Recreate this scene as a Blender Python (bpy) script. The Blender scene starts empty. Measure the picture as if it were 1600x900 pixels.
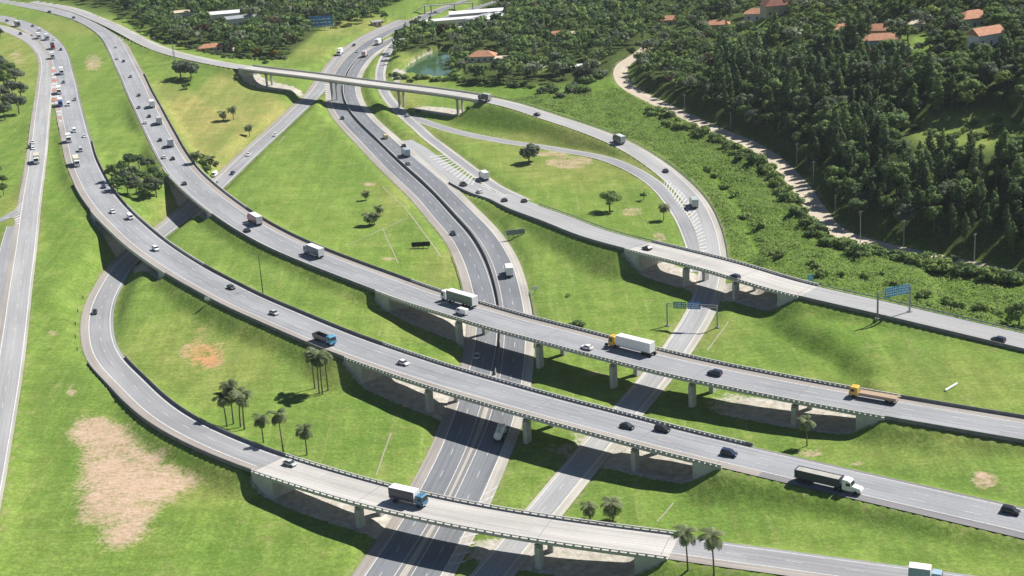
import bpy, bmesh, math, random
import numpy as np
from mathutils import Vector, Matrix
R = math.radians
rng = np.random.default_rng(7)
random.seed(7)
SC = bpy.context.scene
COL = SC.collection

# ------------------------------------------------------------------ camera
F_PX, CAM_H, PITCH, ROLL = 2402.94, 186.75, 0.33349, -0.06571
_c, _s = math.cos(PITCH), math.sin(PITCH)
FW = np.array([0, _c, -_s]); _up = np.array([0, _s, _c]); _rt = np.array([1., 0, 0])
RT = math.cos(ROLL)*_rt + math.sin(ROLL)*_up
UP = -math.sin(ROLL)*_rt + math.cos(ROLL)*_up
CAM = np.array([0, 0, CAM_H])
def bp(q, z=0.0):
    "world point at height z that the photo shows at pixel q (1600 x 900)"
    d = FW + (q[0]-800)/F_PX*RT - (q[1]-450)/F_PX*UP
    return CAM + (CAM_H-z)/-d[2]*d
def pr(P):
    v = np.asarray(P) - CAM; d = v@FW
    return np.stack([800+F_PX*(v@RT)/d, 450-F_PX*(v@UP)/d], -1)
cam_d = bpy.data.cameras.new('camera'); cam_o = bpy.data.objects.new('camera', cam_d); COL.objects.link(cam_o)
cam_d.sensor_width = 36; cam_d.lens = F_PX/1600*36; cam_d.clip_start = 1; cam_d.clip_end = 30000
m3 = Matrix(((RT[0], UP[0], -FW[0]), (RT[1], UP[1], -FW[1]), (RT[2], UP[2], -FW[2])))
cam_o.matrix_world = Matrix.Translation(CAM) @ m3.to_4x4()
SC.camera = cam_o

# ------------------------------------------------------------------ light
SUN_EL, SUN_AZ = R(48), R(29)                     # azimuth from +x towards +y
sd = Vector((math.cos(SUN_EL)*math.cos(SUN_AZ), math.cos(SUN_EL)*math.sin(SUN_AZ), math.sin(SUN_EL)))
W = bpy.data.worlds.new('World'); SC.world = W; W.use_nodes = True
nt = W.node_tree; bg = nt.nodes['Background']
sky = nt.nodes.new('ShaderNodeTexSky'); sky.sky_type = 'NISHITA'; sky.sun_disc = False
sky.sun_elevation = SUN_EL; sky.sun_rotation = math.atan2(sd.x, sd.y); sky.altitude = 900; sky.dust_density = .3; sky.ozone_density = 2.0
nt.links.new(sky.outputs[0], bg.inputs[0]); bg.inputs[1].default_value = 0.05
sl = bpy.data.lights.new('sun', 'SUN'); sl.energy = 5; sl.angle = R(0.5); sl.color = (1, .955, .89)
so = bpy.data.objects.new('sun', sl); COL.objects.link(so)
so.rotation_euler = sd.to_track_quat('Z', 'Y').to_euler(); so.location = (0, 500, 300)
SC.view_settings.view_transform = 'Standard'; SC.view_settings.look = 'None'
SC.view_settings.exposure = 0.66; SC.view_settings.gamma = 1

# ------------------------------------------------------------------ materials
class NT:
    def __init__(s, name):
        s.m = bpy.data.materials.new(name); s.m.use_nodes = True
        s.t = s.m.node_tree; s.b = s.t.nodes['Principled BSDF']
        s.b.inputs['Specular IOR Level'].default_value = .25
    def n(s, k, **kw):
        o = s.t.nodes.new('ShaderNode'+k)
        for a, v in kw.items(): setattr(o, a, v)
        return o
    def l(s, a, b): s.t.links.new(a, b)
    def noise(s, scale, detail=3, vec=None, rough=.55):
        o = s.n('TexNoise'); o.inputs['Scale'].default_value = scale; o.inputs['Detail'].default_value = detail
        o.inputs['Roughness'].default_value = rough
        if vec is not None: s.l(vec, o.inputs['Vector'])
        return o.outputs['Fac']
    def ramp(s, fac, stops):
        o = s.n('ValToRGB'); e = o.color_ramp.elements
        while len(e) > 1: e.remove(e[-1])
        for i, (p, c) in enumerate(stops):
            x = e[0] if i == 0 else e.new(p)
            x.position = p; x.color = (c if len(c) == 4 else (*c, 1)) if hasattr(c, '__len__') else (c, c, c, 1)
        s.l(fac, o.inputs[0]); return o.outputs[0]
    def mix(s, fac, a, b, blend='MIX'):
        o = s.n('Mix', data_type='RGBA', blend_type=blend)
        for i, v in ((0, fac), (6, a), (7, b)):
            if hasattr(v, 'is_linked') or hasattr(v, 'links'): s.l(v, o.inputs[i])
            elif isinstance(v, (int, float)): o.inputs[i].default_value = v if i == 0 else (v, v, v, 1)
            else: o.inputs[i].default_value = (*v, 1)
        return o.outputs[2]
    def math(s, op, a, b=None, clamp=False):
        o = s.n('Math', operation=op, use_clamp=clamp)
        for i, v in ((0, a), (1, b)):
            if v is None: continue
            if isinstance(v, (int, float)): o.inputs[i].default_value = v
            else: s.l(v, o.inputs[i])
        return o.outputs[0]
    def attr(s, name):
        o = s.n('Attribute'); o.attribute_name = name; return o
    def pos(s): return s.n('NewGeometry').outputs['Position']
    def scale(s, vec, sc):
        o = s.n('Mapping'); o.inputs['Scale'].default_value = sc; s.l(vec, o.inputs['Vector']); return o.outputs[0]
    def col(s, c):
        if hasattr(c, 'links'): s.l(c, s.b.inputs['Base Color'])
        else: s.b.inputs['Base Color'].default_value = (*c, 1)
    def rough(s, v): s.b.inputs['Roughness'].default_value = v
    def bump(s, h, strength=.4, dist=.1):
        o = s.n('Bump'); o.inputs['Strength'].default_value = strength; o.inputs['Distance'].default_value = dist
        s.l(h, o.inputs['Height']); s.l(o.outputs[0], s.b.inputs['Normal'])
_mats = {}
def speckle(name, c, var=.25, sc=.6, rough=.85, metal=0, coat=0):
    "a plain surface with uneven wear of its own"
    k = (name, tuple(c))
    if k in _mats: return _mats[k]
    a = NT(name); p = a.pos()
    n1 = a.noise(sc, 4, p); n2 = a.noise(sc*7, 2, p)
    f = a.math('ADD', a.math('MULTIPLY', n1, .65), a.math('MULTIPLY', n2, .35))
    lo = tuple(x*(1-var) for x in c); hi = tuple(min(1, x*(1+var)) for x in c)
    a.col(a.ramp(f, [(.32, lo), (.68, hi)])); a.rough(rough)
    a.b.inputs['Metallic'].default_value = metal
    a.b.inputs['Coat Weight'].default_value = coat
    _mats[k] = a.m; return a.m
def paint(c):
    return speckle('vehicle_paint', c, .06, .5, .35, 0, .5)
def asphalt(name, c, tint=(1, 1, 1), streak=.18, patch=.12):
    "uv.x = metres across, uv.y = metres along: wheel tracks, seams and repair patches"
    a = NT(name); uv = a.n('UVMap').outputs[0]
    fine = a.noise(1.6, 3, a.scale(uv, (1, .6, 1)))
    st = a.noise(1.1, 3, a.scale(uv, (1, .012, 1)))
    big = a.noise(.05, 3, a.scale(uv, (1.5, .6, 1)))
    br = a.n('TexBrick'); br.inputs['Scale'].default_value = 1; br.inputs['Mortar Size'].default_value = 0
    br.inputs['Brick Width'].default_value = 26; br.inputs['Row Height'].default_value = 3.6
    br.inputs['Color1'].default_value = (0, 0, 0, 1); br.inputs['Color2'].default_value = (1, 1, 1, 1)
    mp = a.n('Mapping'); mp.inputs['Rotation'].default_value = (0, 0, R(90)); a.l(uv, mp.inputs['Vector']); a.l(mp.outputs[0], br.inputs['Vector'])
    t = a.math('ADD', a.math('MULTIPLY', a.math('SUBTRACT', st, .5), streak*3.2), 1)
    t = a.math('ADD', t, a.math('MULTIPLY', a.math('SUBTRACT', big, .5), patch*3))
    t = a.math('ADD', t, a.math('MULTIPLY', a.math('SUBTRACT', fine, .5), .28))
    t = a.math('ADD', t, a.math('MULTIPLY', a.math('SUBTRACT', br.outputs['Color'], .5), patch*.5))
    cc = a.n('Mix', data_type='RGBA', blend_type='MULTIPLY'); cc.inputs[0].default_value = 1
    cc.inputs[6].default_value = (*c, 1); a.l(t, cc.inputs[7])
    a.col(cc.outputs[2]); a.rough(.9)
    return a.m

M_ASPH = asphalt('highway_asphalt', (.262, .268, .282), streak=.24, patch=.2)
M_MOTOR = asphalt('motorway_asphalt', (.165, .175, .19), streak=.26, patch=.2)
M_RAMP = asphalt('ramp_asphalt', (.255, .258, .268), streak=.24, patch=.2)
M_OLD = asphalt('old_pale_asphalt', (.31, .312, .316), streak=.24)
M_SHOUL = asphalt('shoulder_asphalt', (.285, .262, .24), streak=.25, patch=.2)
M_SHDARK = asphalt('dark_shoulder_asphalt', (.19, .185, .19), streak=.2)
M_SAND = asphalt('sandy_shoulder', (.38, .36, .32), streak=.3, patch=.25)
M_DECK = asphalt('concrete_deck', (.42, .405, .38), streak=.26, patch=.2)
M_DIRT = asphalt('dirt_road_soil', (.44, .38, .295), streak=.2, patch=.15)
M_LINE = speckle('white_road_paint', (.6, .6, .58), .35, 1.5); M_DASH = speckle('worn_white_paint', (.46, .46, .46), .35, 1.5)
M_REDP = speckle('red_road_paint', (.42, .16, .12), .3, 1.5)
M_CONC = speckle('weathered_concrete', (.33, .325, .30), .28, .25)
M_CONCL = speckle('pale_concrete', (.47, .46, .43), .2, .3)
M_RAIL = speckle('white_rail_concrete', (.43, .425, .40), .2, .8)
M_BARR = speckle('barrier_concrete', (.20, .197, .19), .3, .4)
M_STEEL = speckle('galvanised_steel', (.30, .31, .32), .2, .5, .5, .6)
M_WOODP = speckle('pole_concrete', (.36, .34, .31), .2, .5)
M_BARK = speckle('bark', (.16, .13, .10), .3, 1.2)
M_TYRE = speckle('tyre_rubber', (.025, .025, .027), .2, 2)
M_GLASS = speckle('tinted_glass', (.03, .04, .05), .2, 1, .12)
M_CHASS = speckle('chassis_steel', (.05, .05, .055), .2, 1)

def foliage(name, lo, mid, hi):
    a = NT(name); at = a.attr('tint'); oi = a.n('ObjectInfo')
    f = a.math('ADD', at.outputs['Fac'], a.math('MULTIPLY', a.math('SUBTRACT', oi.outputs['Random'], .5), .35), True)
    a.col(a.ramp(f, [(.05, lo), (.5, mid), (.95, hi)])); a.rough(.75)
    a.b.inputs['Specular IOR Level'].default_value = .15
    tr = a.n('BsdfTranslucent'); a.l(a.b.inputs['Base Color'].links[0].from_socket, tr.inputs[0]); ms = a.n('MixShader'); ms.inputs[0].default_value = .34
    out = a.t.nodes['Material Output']; a.l(a.b.outputs[0], ms.inputs[1]); a.l(tr.outputs[0], ms.inputs[2]); a.l(ms.outputs[0], out.inputs[0])
    return a.m
M_EUC = foliage('eucalyptus_leaves', (.048, .084, .04), (.09, .146, .06), (.165, .23, .09))
M_BROAD = foliage('broad_leaves', (.066, .112, .04), (.12, .195, .06), (.21, .295, .09))
M_GREYL = foliage('grey_green_leaves', (.085, .11, .072), (.145, .18, .115), (.22, .26, .16))
M_PALM = foliage('palm_fronds', (.085, .115, .055), (.155, .19, .09), (.26, .29, .15))
M_SCRUB = foliage('scrub_leaves', (.115, .17, .045), (.19, .275, .072), (.28, .37, .12))
M_BROWNL = foliage('dry_brown_leaves', (.06, .05, .025), (.11, .09, .04), (.16, .14, .06))
M_YELF = foliage('yellow_blossom', (.07, .075, .015), (.2, .15, .02), (.42, .27, .03))

# ------------------------------------------------------------------ mesh helpers
def mesh_from(name, V, Fc, mats, mi=None, smooth=False):
    me = bpy.data.meshes.new(name)
    V = np.asarray(V, dtype=np.float32)
    if isinstance(Fc, np.ndarray):
        n, k = Fc.shape
        me.vertices.add(len(V)); me.vertices.foreach_set('co', V.ravel())
        me.loops.add(n*k); me.loops.foreach_set('vertex_index', Fc.ravel().astype(np.int32))
        me.polygons.add(n); me.polygons.foreach_set('loop_start', np.arange(0, n*k, k, dtype=np.int32))
        me.polygons.foreach_set('loop_total', np.full(n, k, dtype=np.int32))
        if mi is not None: me.polygons.foreach_set('material_index', np.asarray(mi, dtype=np.int32))
        me.update(calc_edges=True); me.validate()
    else:
        me.from_pydata([tuple(map(float, v)) for v in V], [], Fc)
        if mi is not None: me.polygons.foreach_set('material_index', np.asarray(mi, dtype=np.int32))
        me.update()
    for m in (mats if isinstance(mats, (list, tuple)) else [mats]): me.materials.append(m)
    if smooth: me.polygons.foreach_set('use_smooth', [True]*len(me.polygons))
    return me
def obj(name, me, parent=None, loc=None, rotz=0, mat=None):
    o = bpy.data.objects.new(name, me); COL.objects.link(o)
    if parent is not None: o.parent = parent
    if loc is not None: o.location = [float(v) for v in loc]
    if rotz: o.rotation_euler.z = rotz
    if mat is not None and o.material_slots:
        o.material_slots[0].link = 'OBJECT'; o.material_slots[0].material = mat
    return o
def tag(o, label, cat, group=None):
    o['label'] = label; o['category'] = cat
    if group: o['group'] = group
    return o
def thing(name, label, cat, loc=(0, 0, 0), rotz=0, group=None):
    o = obj(name, None, None, loc, rotz); return tag(o, label, cat, group)
def struct(o, kind='structure'):
    o['kind'] = kind; return o
class MB:
    "collects boxes, prisms and tubes into one mesh"
    def __init__(s): s.v = []; s.f = []
    def add(s, V, Fc):
        k = len(s.v); s.v += [tuple(map(float, p)) for p in V]; s.f += [tuple(i+k for i in q) for q in Fc]
    def box(s, x0, x1, y0, y1, z0, z1):
        s.add([(x0, y0, z0), (x1, y0, z0), (x1, y1, z0), (x0, y1, z0), (x0, y0, z1), (x1, y0, z1), (x1, y1, z1), (x0, y1, z1)],
              [(3, 2, 1, 0), (4, 5, 6, 7), (0, 1, 5, 4), (1, 2, 6, 5), (2, 3, 7, 6), (3, 0, 4, 7)])
    def prism(s, prof, y0, y1, inset=0, zmid=None):
        "profile in x,z extruded across y"
        n = len(prof)
        ins = lambda z: inset if (zmid is not None and z > zmid) else 0
        V = [(x, y0+ins(z), z) for x, z in prof] + [(x, y1-ins(z), z) for x, z in prof]
        s.add(V, [tuple(range(n)), tuple(range(2*n-1, n-1, -1))] + [(i, i+n, (i+1) % n+n, (i+1) % n) for i in range(n)])
    def tube(s, pts, rads, n=6):
        pts = [Vector([float(c) for c in p]) for p in pts]; k = len(s.v); m = len(pts)
        for i, p in enumerate(pts):
            t = (pts[min(i+1, m-1)]-pts[max(i-1, 0)]).normalized()
            a = t.orthogonal().normalized() if abs(t.z) < .95 else Vector((1, 0, 0)); b = t.cross(a).normalized(); a = b.cross(t)
            for j in range(n):
                w = 2*math.pi*j/n; q = p+(a*math.cos(w)+b*math.sin(w))*rads[i]; s.v.append(tuple(q))
        for i in range(m-1):
            for j in range(n):
                s.f.append((k+i*n+j, k+i*n+(j+1) % n, k+(i+1)*n+(j+1) % n, k+(i+1)*n+j))
        s.f.append(tuple(k+j for j in reversed(range(n)))); s.f.append(tuple(k+(m-1)*n+j for j in range(n)))
    def wheel(s, x, y, r, w, n=12):
        k = len(s.v)
        for yy in (y-w/2, y+w/2):
            for j in range(n):
                a = 2*math.pi*j/n; s.v.append((x+r*math.cos(a), yy, r+r*math.sin(a)))
        for j in range(n): s.f.append((k+j, k+(j+1) % n, k+n+(j+1) % n, k+n+j))
        s.f.append(tuple(k+j for j in range(n))); s.f.append(tuple(k+n+j for j in reversed(range(n))))
    def mesh(s, name, mat, bevel=0):
        me = bpy.data.meshes.new(name); me.from_pydata(s.v, [], s.f); me.update()
        bm = bmesh.new(); bm.from_mesh(me); bmesh.ops.recalc_face_normals(bm, faces=bm.faces)
        if bevel: bmesh.ops.bevel(bm, geom=[e for e in bm.edges if e.calc_face_angle(0) > .5], offset=bevel, segments=1, affect='EDGES', clamp_overlap=True)
        bm.to_mesh(me); bm.free(); me.materials.append(mat); return me
    def obj(s, name, mat, parent=None, loc=None, rotz=0, bevel=0): return obj(name, s.mesh(name, mat, bevel), parent, loc, rotz)

# ------------------------------------------------------------------ road alignments
def spline(P, step=2.0, sig=8.0):
    P = np.asarray(P, float); n = len(P)
    E = np.vstack([2*P[0]-P[1], P, 2*P[-1]-P[-2]]); out = []
    for i in range(1, n):
        p0, p1, p2, p3 = E[i-1:i+3]
        t0 = 0; t1 = t0+np.linalg.norm(p1-p0)**.5; t2 = t1+np.linalg.norm(p2-p1)**.5; t3 = t2+np.linalg.norm(p3-p2)**.5
        t = np.linspace(t1, t2, 24, endpoint=False)[:, None]
        A1 = (t1-t)/(t1-t0)*p0+(t-t0)/(t1-t0)*p1; A2 = (t2-t)/(t2-t1)*p1+(t-t1)/(t2-t1)*p2; A3 = (t3-t)/(t3-t2)*p2+(t-t2)/(t3-t2)*p3
        B1 = (t2-t)/(t2-t0)*A1+(t-t0)/(t2-t0)*A2; B2 = (t3-t)/(t3-t1)*A2+(t-t1)/(t3-t1)*A3
        out.append((t2-t)/(t2-t1)*B1+(t-t1)/(t2-t1)*B2)
    Q = np.vstack(out+[P[-1:]]); d = np.r_[0, np.cumsum(np.linalg.norm(np.diff(Q, axis=0), axis=1))]
    m = max(4, int(d[-1]/step)); s = np.linspace(0, d[-1], m); Q = np.stack([np.interp(s, d, Q[:, k]) for k in range(3)], 1)
    k = int(3*sig/step)
    if k >= 1:
        g = np.exp(-.5*(np.arange(-k, k+1)*step/sig)**2); g /= g.sum()
        a = 2*Q[0]-Q[1:k+1][::-1]; b = 2*Q[-1]-Q[-k-1:-1][::-1]
        E = np.vstack([a, Q, b]); Q = np.stack([np.convolve(E[:, j], g, 'valid') for j in range(3)], 1)
    return Q
class Road:
    def __init__(s, pts, zs, sig=8.0):
        "pts: photo pixels of one painted line; zs: [(x-or-index, z)] heights along the list"
        z = np.interp(np.arange(len(pts)), [k for k, _ in zs], [v for _, v in zs])
        s.P = spline([bp(q, zz) for q, zz in zip(pts, z)], 2.0, sig); s._fin()
    def _fin(s):
        t = np.gradient(s.P, axis=0); t2 = t[:, :2]/np.linalg.norm(t[:, :2], axis=1)[:, None]
        s.T = t2; s.N = np.stack([t2[:, 1], -t2[:, 0]], 1)          # right-hand normal
        s.S = np.r_[0, np.cumsum(np.linalg.norm(np.diff(s.P[:, :2], axis=0), axis=1))]
        s.gaps = []
    def at(s, off):
        Q = s.P.copy(); o = np.asarray(off, float); Q[:, :2] += s.N*(o[:, None] if o.ndim else o); return Q
    def near(s, q, off=0.0):
        "arc index whose projected point lies nearest the photo pixel"
        return int(np.argmin(((pr(s.at(off))-np.array(q))**2).sum(1)))
def ribbon(R_, a, b, dz=0.0, i0=0, i1=None):
    "verts, quads, uv of a strip from offset a to offset b (numbers or arrays)"
    i1 = len(R_.P) if i1 is None else i1
    A = R_.at(a)[i0:i1]; B = R_.at(b)[i0:i1]; n = len(A)
    aa = np.broadcast_to(np.asarray(a, float), (len(R_.P),))[i0:i1]; bb = np.broadcast_to(np.asarray(b, float), (len(R_.P),))[i0:i1]
    V = np.empty((2*n, 3)); V[0::2] = A; V[1::2] = B; V[:, 2] += dz
    k = np.arange(n-1)*2; Fq = np.stack([k, k+1, k+3, k+2], 1)
    uv = np.empty((2*n, 2)); uv[0::2, 0] = aa; uv[1::2, 0] = bb; uv[0::2, 1] = uv[1::2, 1] = R_.S[i0:i1]
    return V, Fq, uv
def strips(name, parts, parent=None):
    "parts: [(V,F,uv,material)] -> one mesh"
    V = []; Fc = []; U = []; MI = []; mats = []; k = 0
    for v, f, u, m in parts:
        if m not in mats: mats.append(m)
        V.append(v); Fc.append(f+k); U.append(u); MI += [mats.index(m)]*len(f); k += len(v)
    V = np.vstack(V); Fc = np.vstack(Fc); U = np.vstack(U)
    nrm = np.cross(V[Fc[:, 1]]-V[Fc[:, 0]], V[Fc[:, 3]]-V[Fc[:, 0]])[:, 2] < 0
    Fc[nrm] = Fc[nrm][:, ::-1]
    me = mesh_from(name, V, Fc, mats, MI)
    uvl = me.uv_layers.new(name='UVMap'); li = np.empty(len(me.loops), np.int32); me.loops.foreach_get('vertex_index', li)
    uvl.data.foreach_set('uv', U[li].astype(np.float32).ravel())
    return obj(name, me, parent)

RD = {}
RD['A'] = Road([(-70, 14), (-35, 18), (0, 24), (20, 28), (45, 36), (67, 46), (84, 58), (96, 70), (105, 86), (111, 108), (118, 133), (121, 150), (127, 175), (134, 200),
    (140, 222), (146, 245), (155, 265), (170, 293), (183, 311), (200, 330), (225, 353), (255, 378), (287, 400), (325, 423), (375, 449), (400, 462), (475, 494), (550, 525),
    (600, 543), (650, 560), (712, 580), (800, 605), (875, 626), (950, 645), (1025, 665), (1097, 683), (1175, 701), (1200, 707), (1400, 752), (1600, 797), (1720, 824)],
    [(0, 9), (10, 9), (16, 9.6), (22, 9.8), (28, 9.8), (33, 9.4), (37, 7.6), (40, 6)])
RD['B'] = Road([(-80, -14), (-40, -8), (0, -1), (45, 6), (84, 13.5), (127, 24), (150, 33), (172, 46), (186, 59), (197, 78), (210, 103), (220, 122), (230, 144), (243, 168), (257, 195),
    (267, 213), (276, 230), (288, 249), (303, 269), (330, 294), (370, 325), (412, 352), (460, 377), (510, 398), (560, 417), (612, 436), (675, 459), (750, 481), (800, 496), (875, 515),
    (940, 532), (1032, 555), (1100, 571), (1200, 591), (1300, 610), (1396, 627), (1520, 648), (1600, 661), (1720, 681)],
    [(0, 10.5), (8, 9.8), (18, 9.6), (22, 9.6), (27, 9.8), (32, 9.6), (34, 9), (37, 7.4), (38, 7)])
RD['C'] = Road([(-30, 33), (10, 42), (36, 51), (56, 61), (70, 72), (79, 85), (83, 98), (83, 112), (81.5, 125), (79, 155), (76, 185), (72.5, 225), (67.5, 270), (62, 310), (54.5, 385), (46.5, 450), (40, 512), (30, 590), (16, 675), (0, 767), (-22, 880), (-34, 940)],
    [(0, 9), (6, 9), (14, 8), (21, 6.4)])
RD['L'] = Road([(640, 31), (600, 48), (572, 64), (549, 82), (531, 103), (518, 122), (504, 143), (477, 170), (440, 205), (400, 242), (345, 295), (312, 324), (282, 350), (252, 373), (222, 399), (203, 420), (191, 440), (178, 466), (172, 492), (173, 520),
    (179, 543), (193, 565), (220, 591), (246, 617), (280, 644), (320, 667), (376, 692), (432, 713), (480, 728), (575, 756), (665, 778), (800, 804), (925, 823), (1060, 840),
    (1142, 852), (1200, 860), (1425, 890), (1600, 913), (1700, 926)],
    [(0, .1), (7, .2), (10, .5), (13, .2), (15, .6), (17, 1.8), (18, 3), (21, 5.4), (25, 7.2), (28, 8.6), (31, 8.5), (34, 7), (36, 5.2), (38, 4.5)], 7)
RD['ML'] = Road([(800, -27), (745, -5), (700, 9), (676, 18), (650, 29), (600, 50), (566, 69), (546, 86), (526, 110), (517.5, 131), (516.5, 147), (521, 170), (538, 194), (560, 217), (605, 264), (635, 292),
    (656, 313), (680, 342), (707, 374), (725, 409), (737, 447), (743.5, 480), (744.5, 510), (741, 545), (736, 570), (720, 620), (702, 670), (692, 696), (660, 760), (630, 813), (570, 900), (530, 960)],
    [(0, 0), (31, 0)])
RD['MR'] = Road([(835, -12), (780, 4), (730, 19), (690, 34), (650, 49), (618, 64), (590, 80), (572, 97), (559, 118), (555, 135), (558, 152), (565, 167), (583, 189), (612, 215), (644, 244), (686, 279), (722, 314),
    (745, 337), (770, 363), (797, 405), (809, 440), (816, 470), (820.5, 500), (821, 535), (816, 592), (806, 640), (797, 672), (777, 720), (750, 782), (725, 834), (686, 905), (650, 965)],
    [(0, 0), (31, 0)])
RD['G'] = Road([(622, 221), (652, 245), (684, 270), (705, 283), (735, 297), (770, 313), (800, 328), (850, 346), (912, 371), (970, 387), (1025, 401), (1125, 427), (1200, 451), (1260, 466), (1370, 491),
    (1475, 516), (1600, 546), (1720, 574)], [(0, .0), (2, .3), (5, 2), (7, 5.4), (9, 8.6), (10.5, 9.6), (12, 9.2), (14, 7.4), (17, 6)])
RD['H'] = Road([(630, 55), (612, 72), (601, 90), (595, 108), (594, 122), (599, 140), (610, 158), (630, 179), (650, 197), (670, 213), (706, 240), (746, 269), (790, 296), (818, 311)],
    [(0, 1.2), (6, .8), (10, .8), (11, 1.2), (12, 2.4), (13, 3.6)])
RD['J'] = Road([(640, 182), (656, 188), (680, 196), (710, 205), (740, 212), (770, 218), (800, 223), (845, 229), (887, 236), (937, 249), (987, 270), (1025, 293), (1050, 318), (1068, 345), (1081, 375), (1090, 400), (1093, 425)],
    [(0, .7), (8, .3), (16, .3)])
RD['F'] = Road([(60, 1), (100, 8), (130, 15.5), (160, 27), (187, 38.5), (210, 50), (240, 65.5), (275, 79), (320, 90), (360, 98), (400, 104), (500, 116), (600, 129), (700, 141), (800, 158), (875, 181), (950, 206), (1000, 228),
    (1037, 251), (1075, 280), (1105, 312), (1125, 350), (1135, 387), (1137, 420), (1132, 450), (1123, 480), (1112, 502), (1087, 542), (1057, 585), (1015, 637), (965, 697), (917, 757), (883, 800), (845, 848), (800, 905), (760, 955)],
    [(0, 10.4), (3, 10.4), (9, 12.8), (11, 13.2), (13, 12), (14, 10.5), (16, 6), (18, 3), (20, .9), (22, .4), (28, .2), (35, 0)])
RD['W'] = Road([(1012, 74), (997, 86), (976, 99), (969, 112), (978, 133), (1026, 160), (1078, 184), (1130, 208), (1165, 222), (1204, 245), (1247, 288), (1276, 328), (1308, 363), (1380, 385), (1450, 401), (1520, 415), (1600, 433), (1720, 460)],
    [(0, 6), (4, 3), (17, 3)], 5)
RD['Q'] = Road([(20, 352), (12, 378), (4, 420), (-6, 480), (-20, 560)], [(0, 8.3), (4, 7.6)])         # auxiliary lane left of road C
RD['Q2'] = Road([(-40, 352), (-10, 347), (10, 340), (26, 330)], [(0, 8.3), (3, 8.4)], 2)
# offsets of the full paved width, left edge .. right edge (right-hand positive)
WID = dict(A=(-1.2, 13.9), B=(-3.0, 12.0), C=(-1.0, 9.6), L=(-1.1, 10.4), ML=(-8.4, 3.4), MR=(-3.2, 8.4), G=(-12.2, 1.1), H=(-3.4, 3.4), J=(-3.4, 3.4), F=(0, 10.6), W=(-4.2, 4.2), Q=(-2.2, 2.6), Q2=(-2.4, 2.4))

def blend_into(x, y, reach=10.0, drop=.03):
    "a branching road takes the height of the road it joins where the pavements meet"
    X, Y = RD[x], RD[y]; cx = X.at(sum(WID[x])/2)[:, :2]; hx = (WID[x][1]-WID[x][0])/2
    cy = Y.at(sum(WID[y])/2)[:, :2]; hy = (WID[y][1]-WID[y][0])/2
    d2 = ((cx[:, None]-cy[None])**2).sum(2); j = d2.argmin(1); d = np.sqrt(d2.min(1))-hx-hy
    w = np.clip(1-d/reach, 0, 1); w = w*w*(3-2*w)
    X.P[:, 2] = X.P[:, 2]*(1-w)+(Y.P[j, 2]-drop)*w
for x, y in (('C', 'A'), ('L', 'ML'), ('G', 'MR'), ('H', 'G'), ('J', 'F'), ('J', 'H'), ('Q', 'C'), ('Q2', 'Q')):
    n0 = RD[x].P[:, 2].copy(); blend_into(x, y)
    if x == 'L': k = RD['L'].near((490, 158)); RD[x].P[k:, 2] = n0[k:]
    if x == 'G': k = RD['G'].near((760, 309)); RD[x].P[k:, 2] = n0[k:]
    if x == 'J' and y == 'H': RD[x].P[30:, 2] = n0[30:]
    g = np.ones(9)/9; RD[x].P[4:-4, 2] = np.convolve(RD[x].P[:, 2], g, 'valid')
A, B, C, L, ML, MR, G, H, J, F, W_, Q, Q2 = (RD[k] for k in ('A', 'B', 'C', 'L', 'ML', 'MR', 'G', 'H', 'J', 'F', 'W', 'Q', 'Q2'))
# bridges: (road, first pixel, last pixel, offset at which the pixels were read)
BR = [('A', (140, 333), (258, 433), 13.9), ('A', (536, 568), (1122, 738), 13.9), ('B', (256, 262), (334, 336), 12.0), ('B', (583, 462), (1382, 656), 12.0),
      ('L', (392, 738), (1040, 876), 10.4), ('G', (978, 392), (1248, 465), 1.1), ('F', (372, 108), (748, 160), 10.6)]
BRI = []
for r, p0, p1, off in BR:
    i0, i1 = RD[r].near(p0, off), RD[r].near(p1, off); BRI.append((r, i0, i1)); RD[r].gaps.append((i0, i1))

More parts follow.
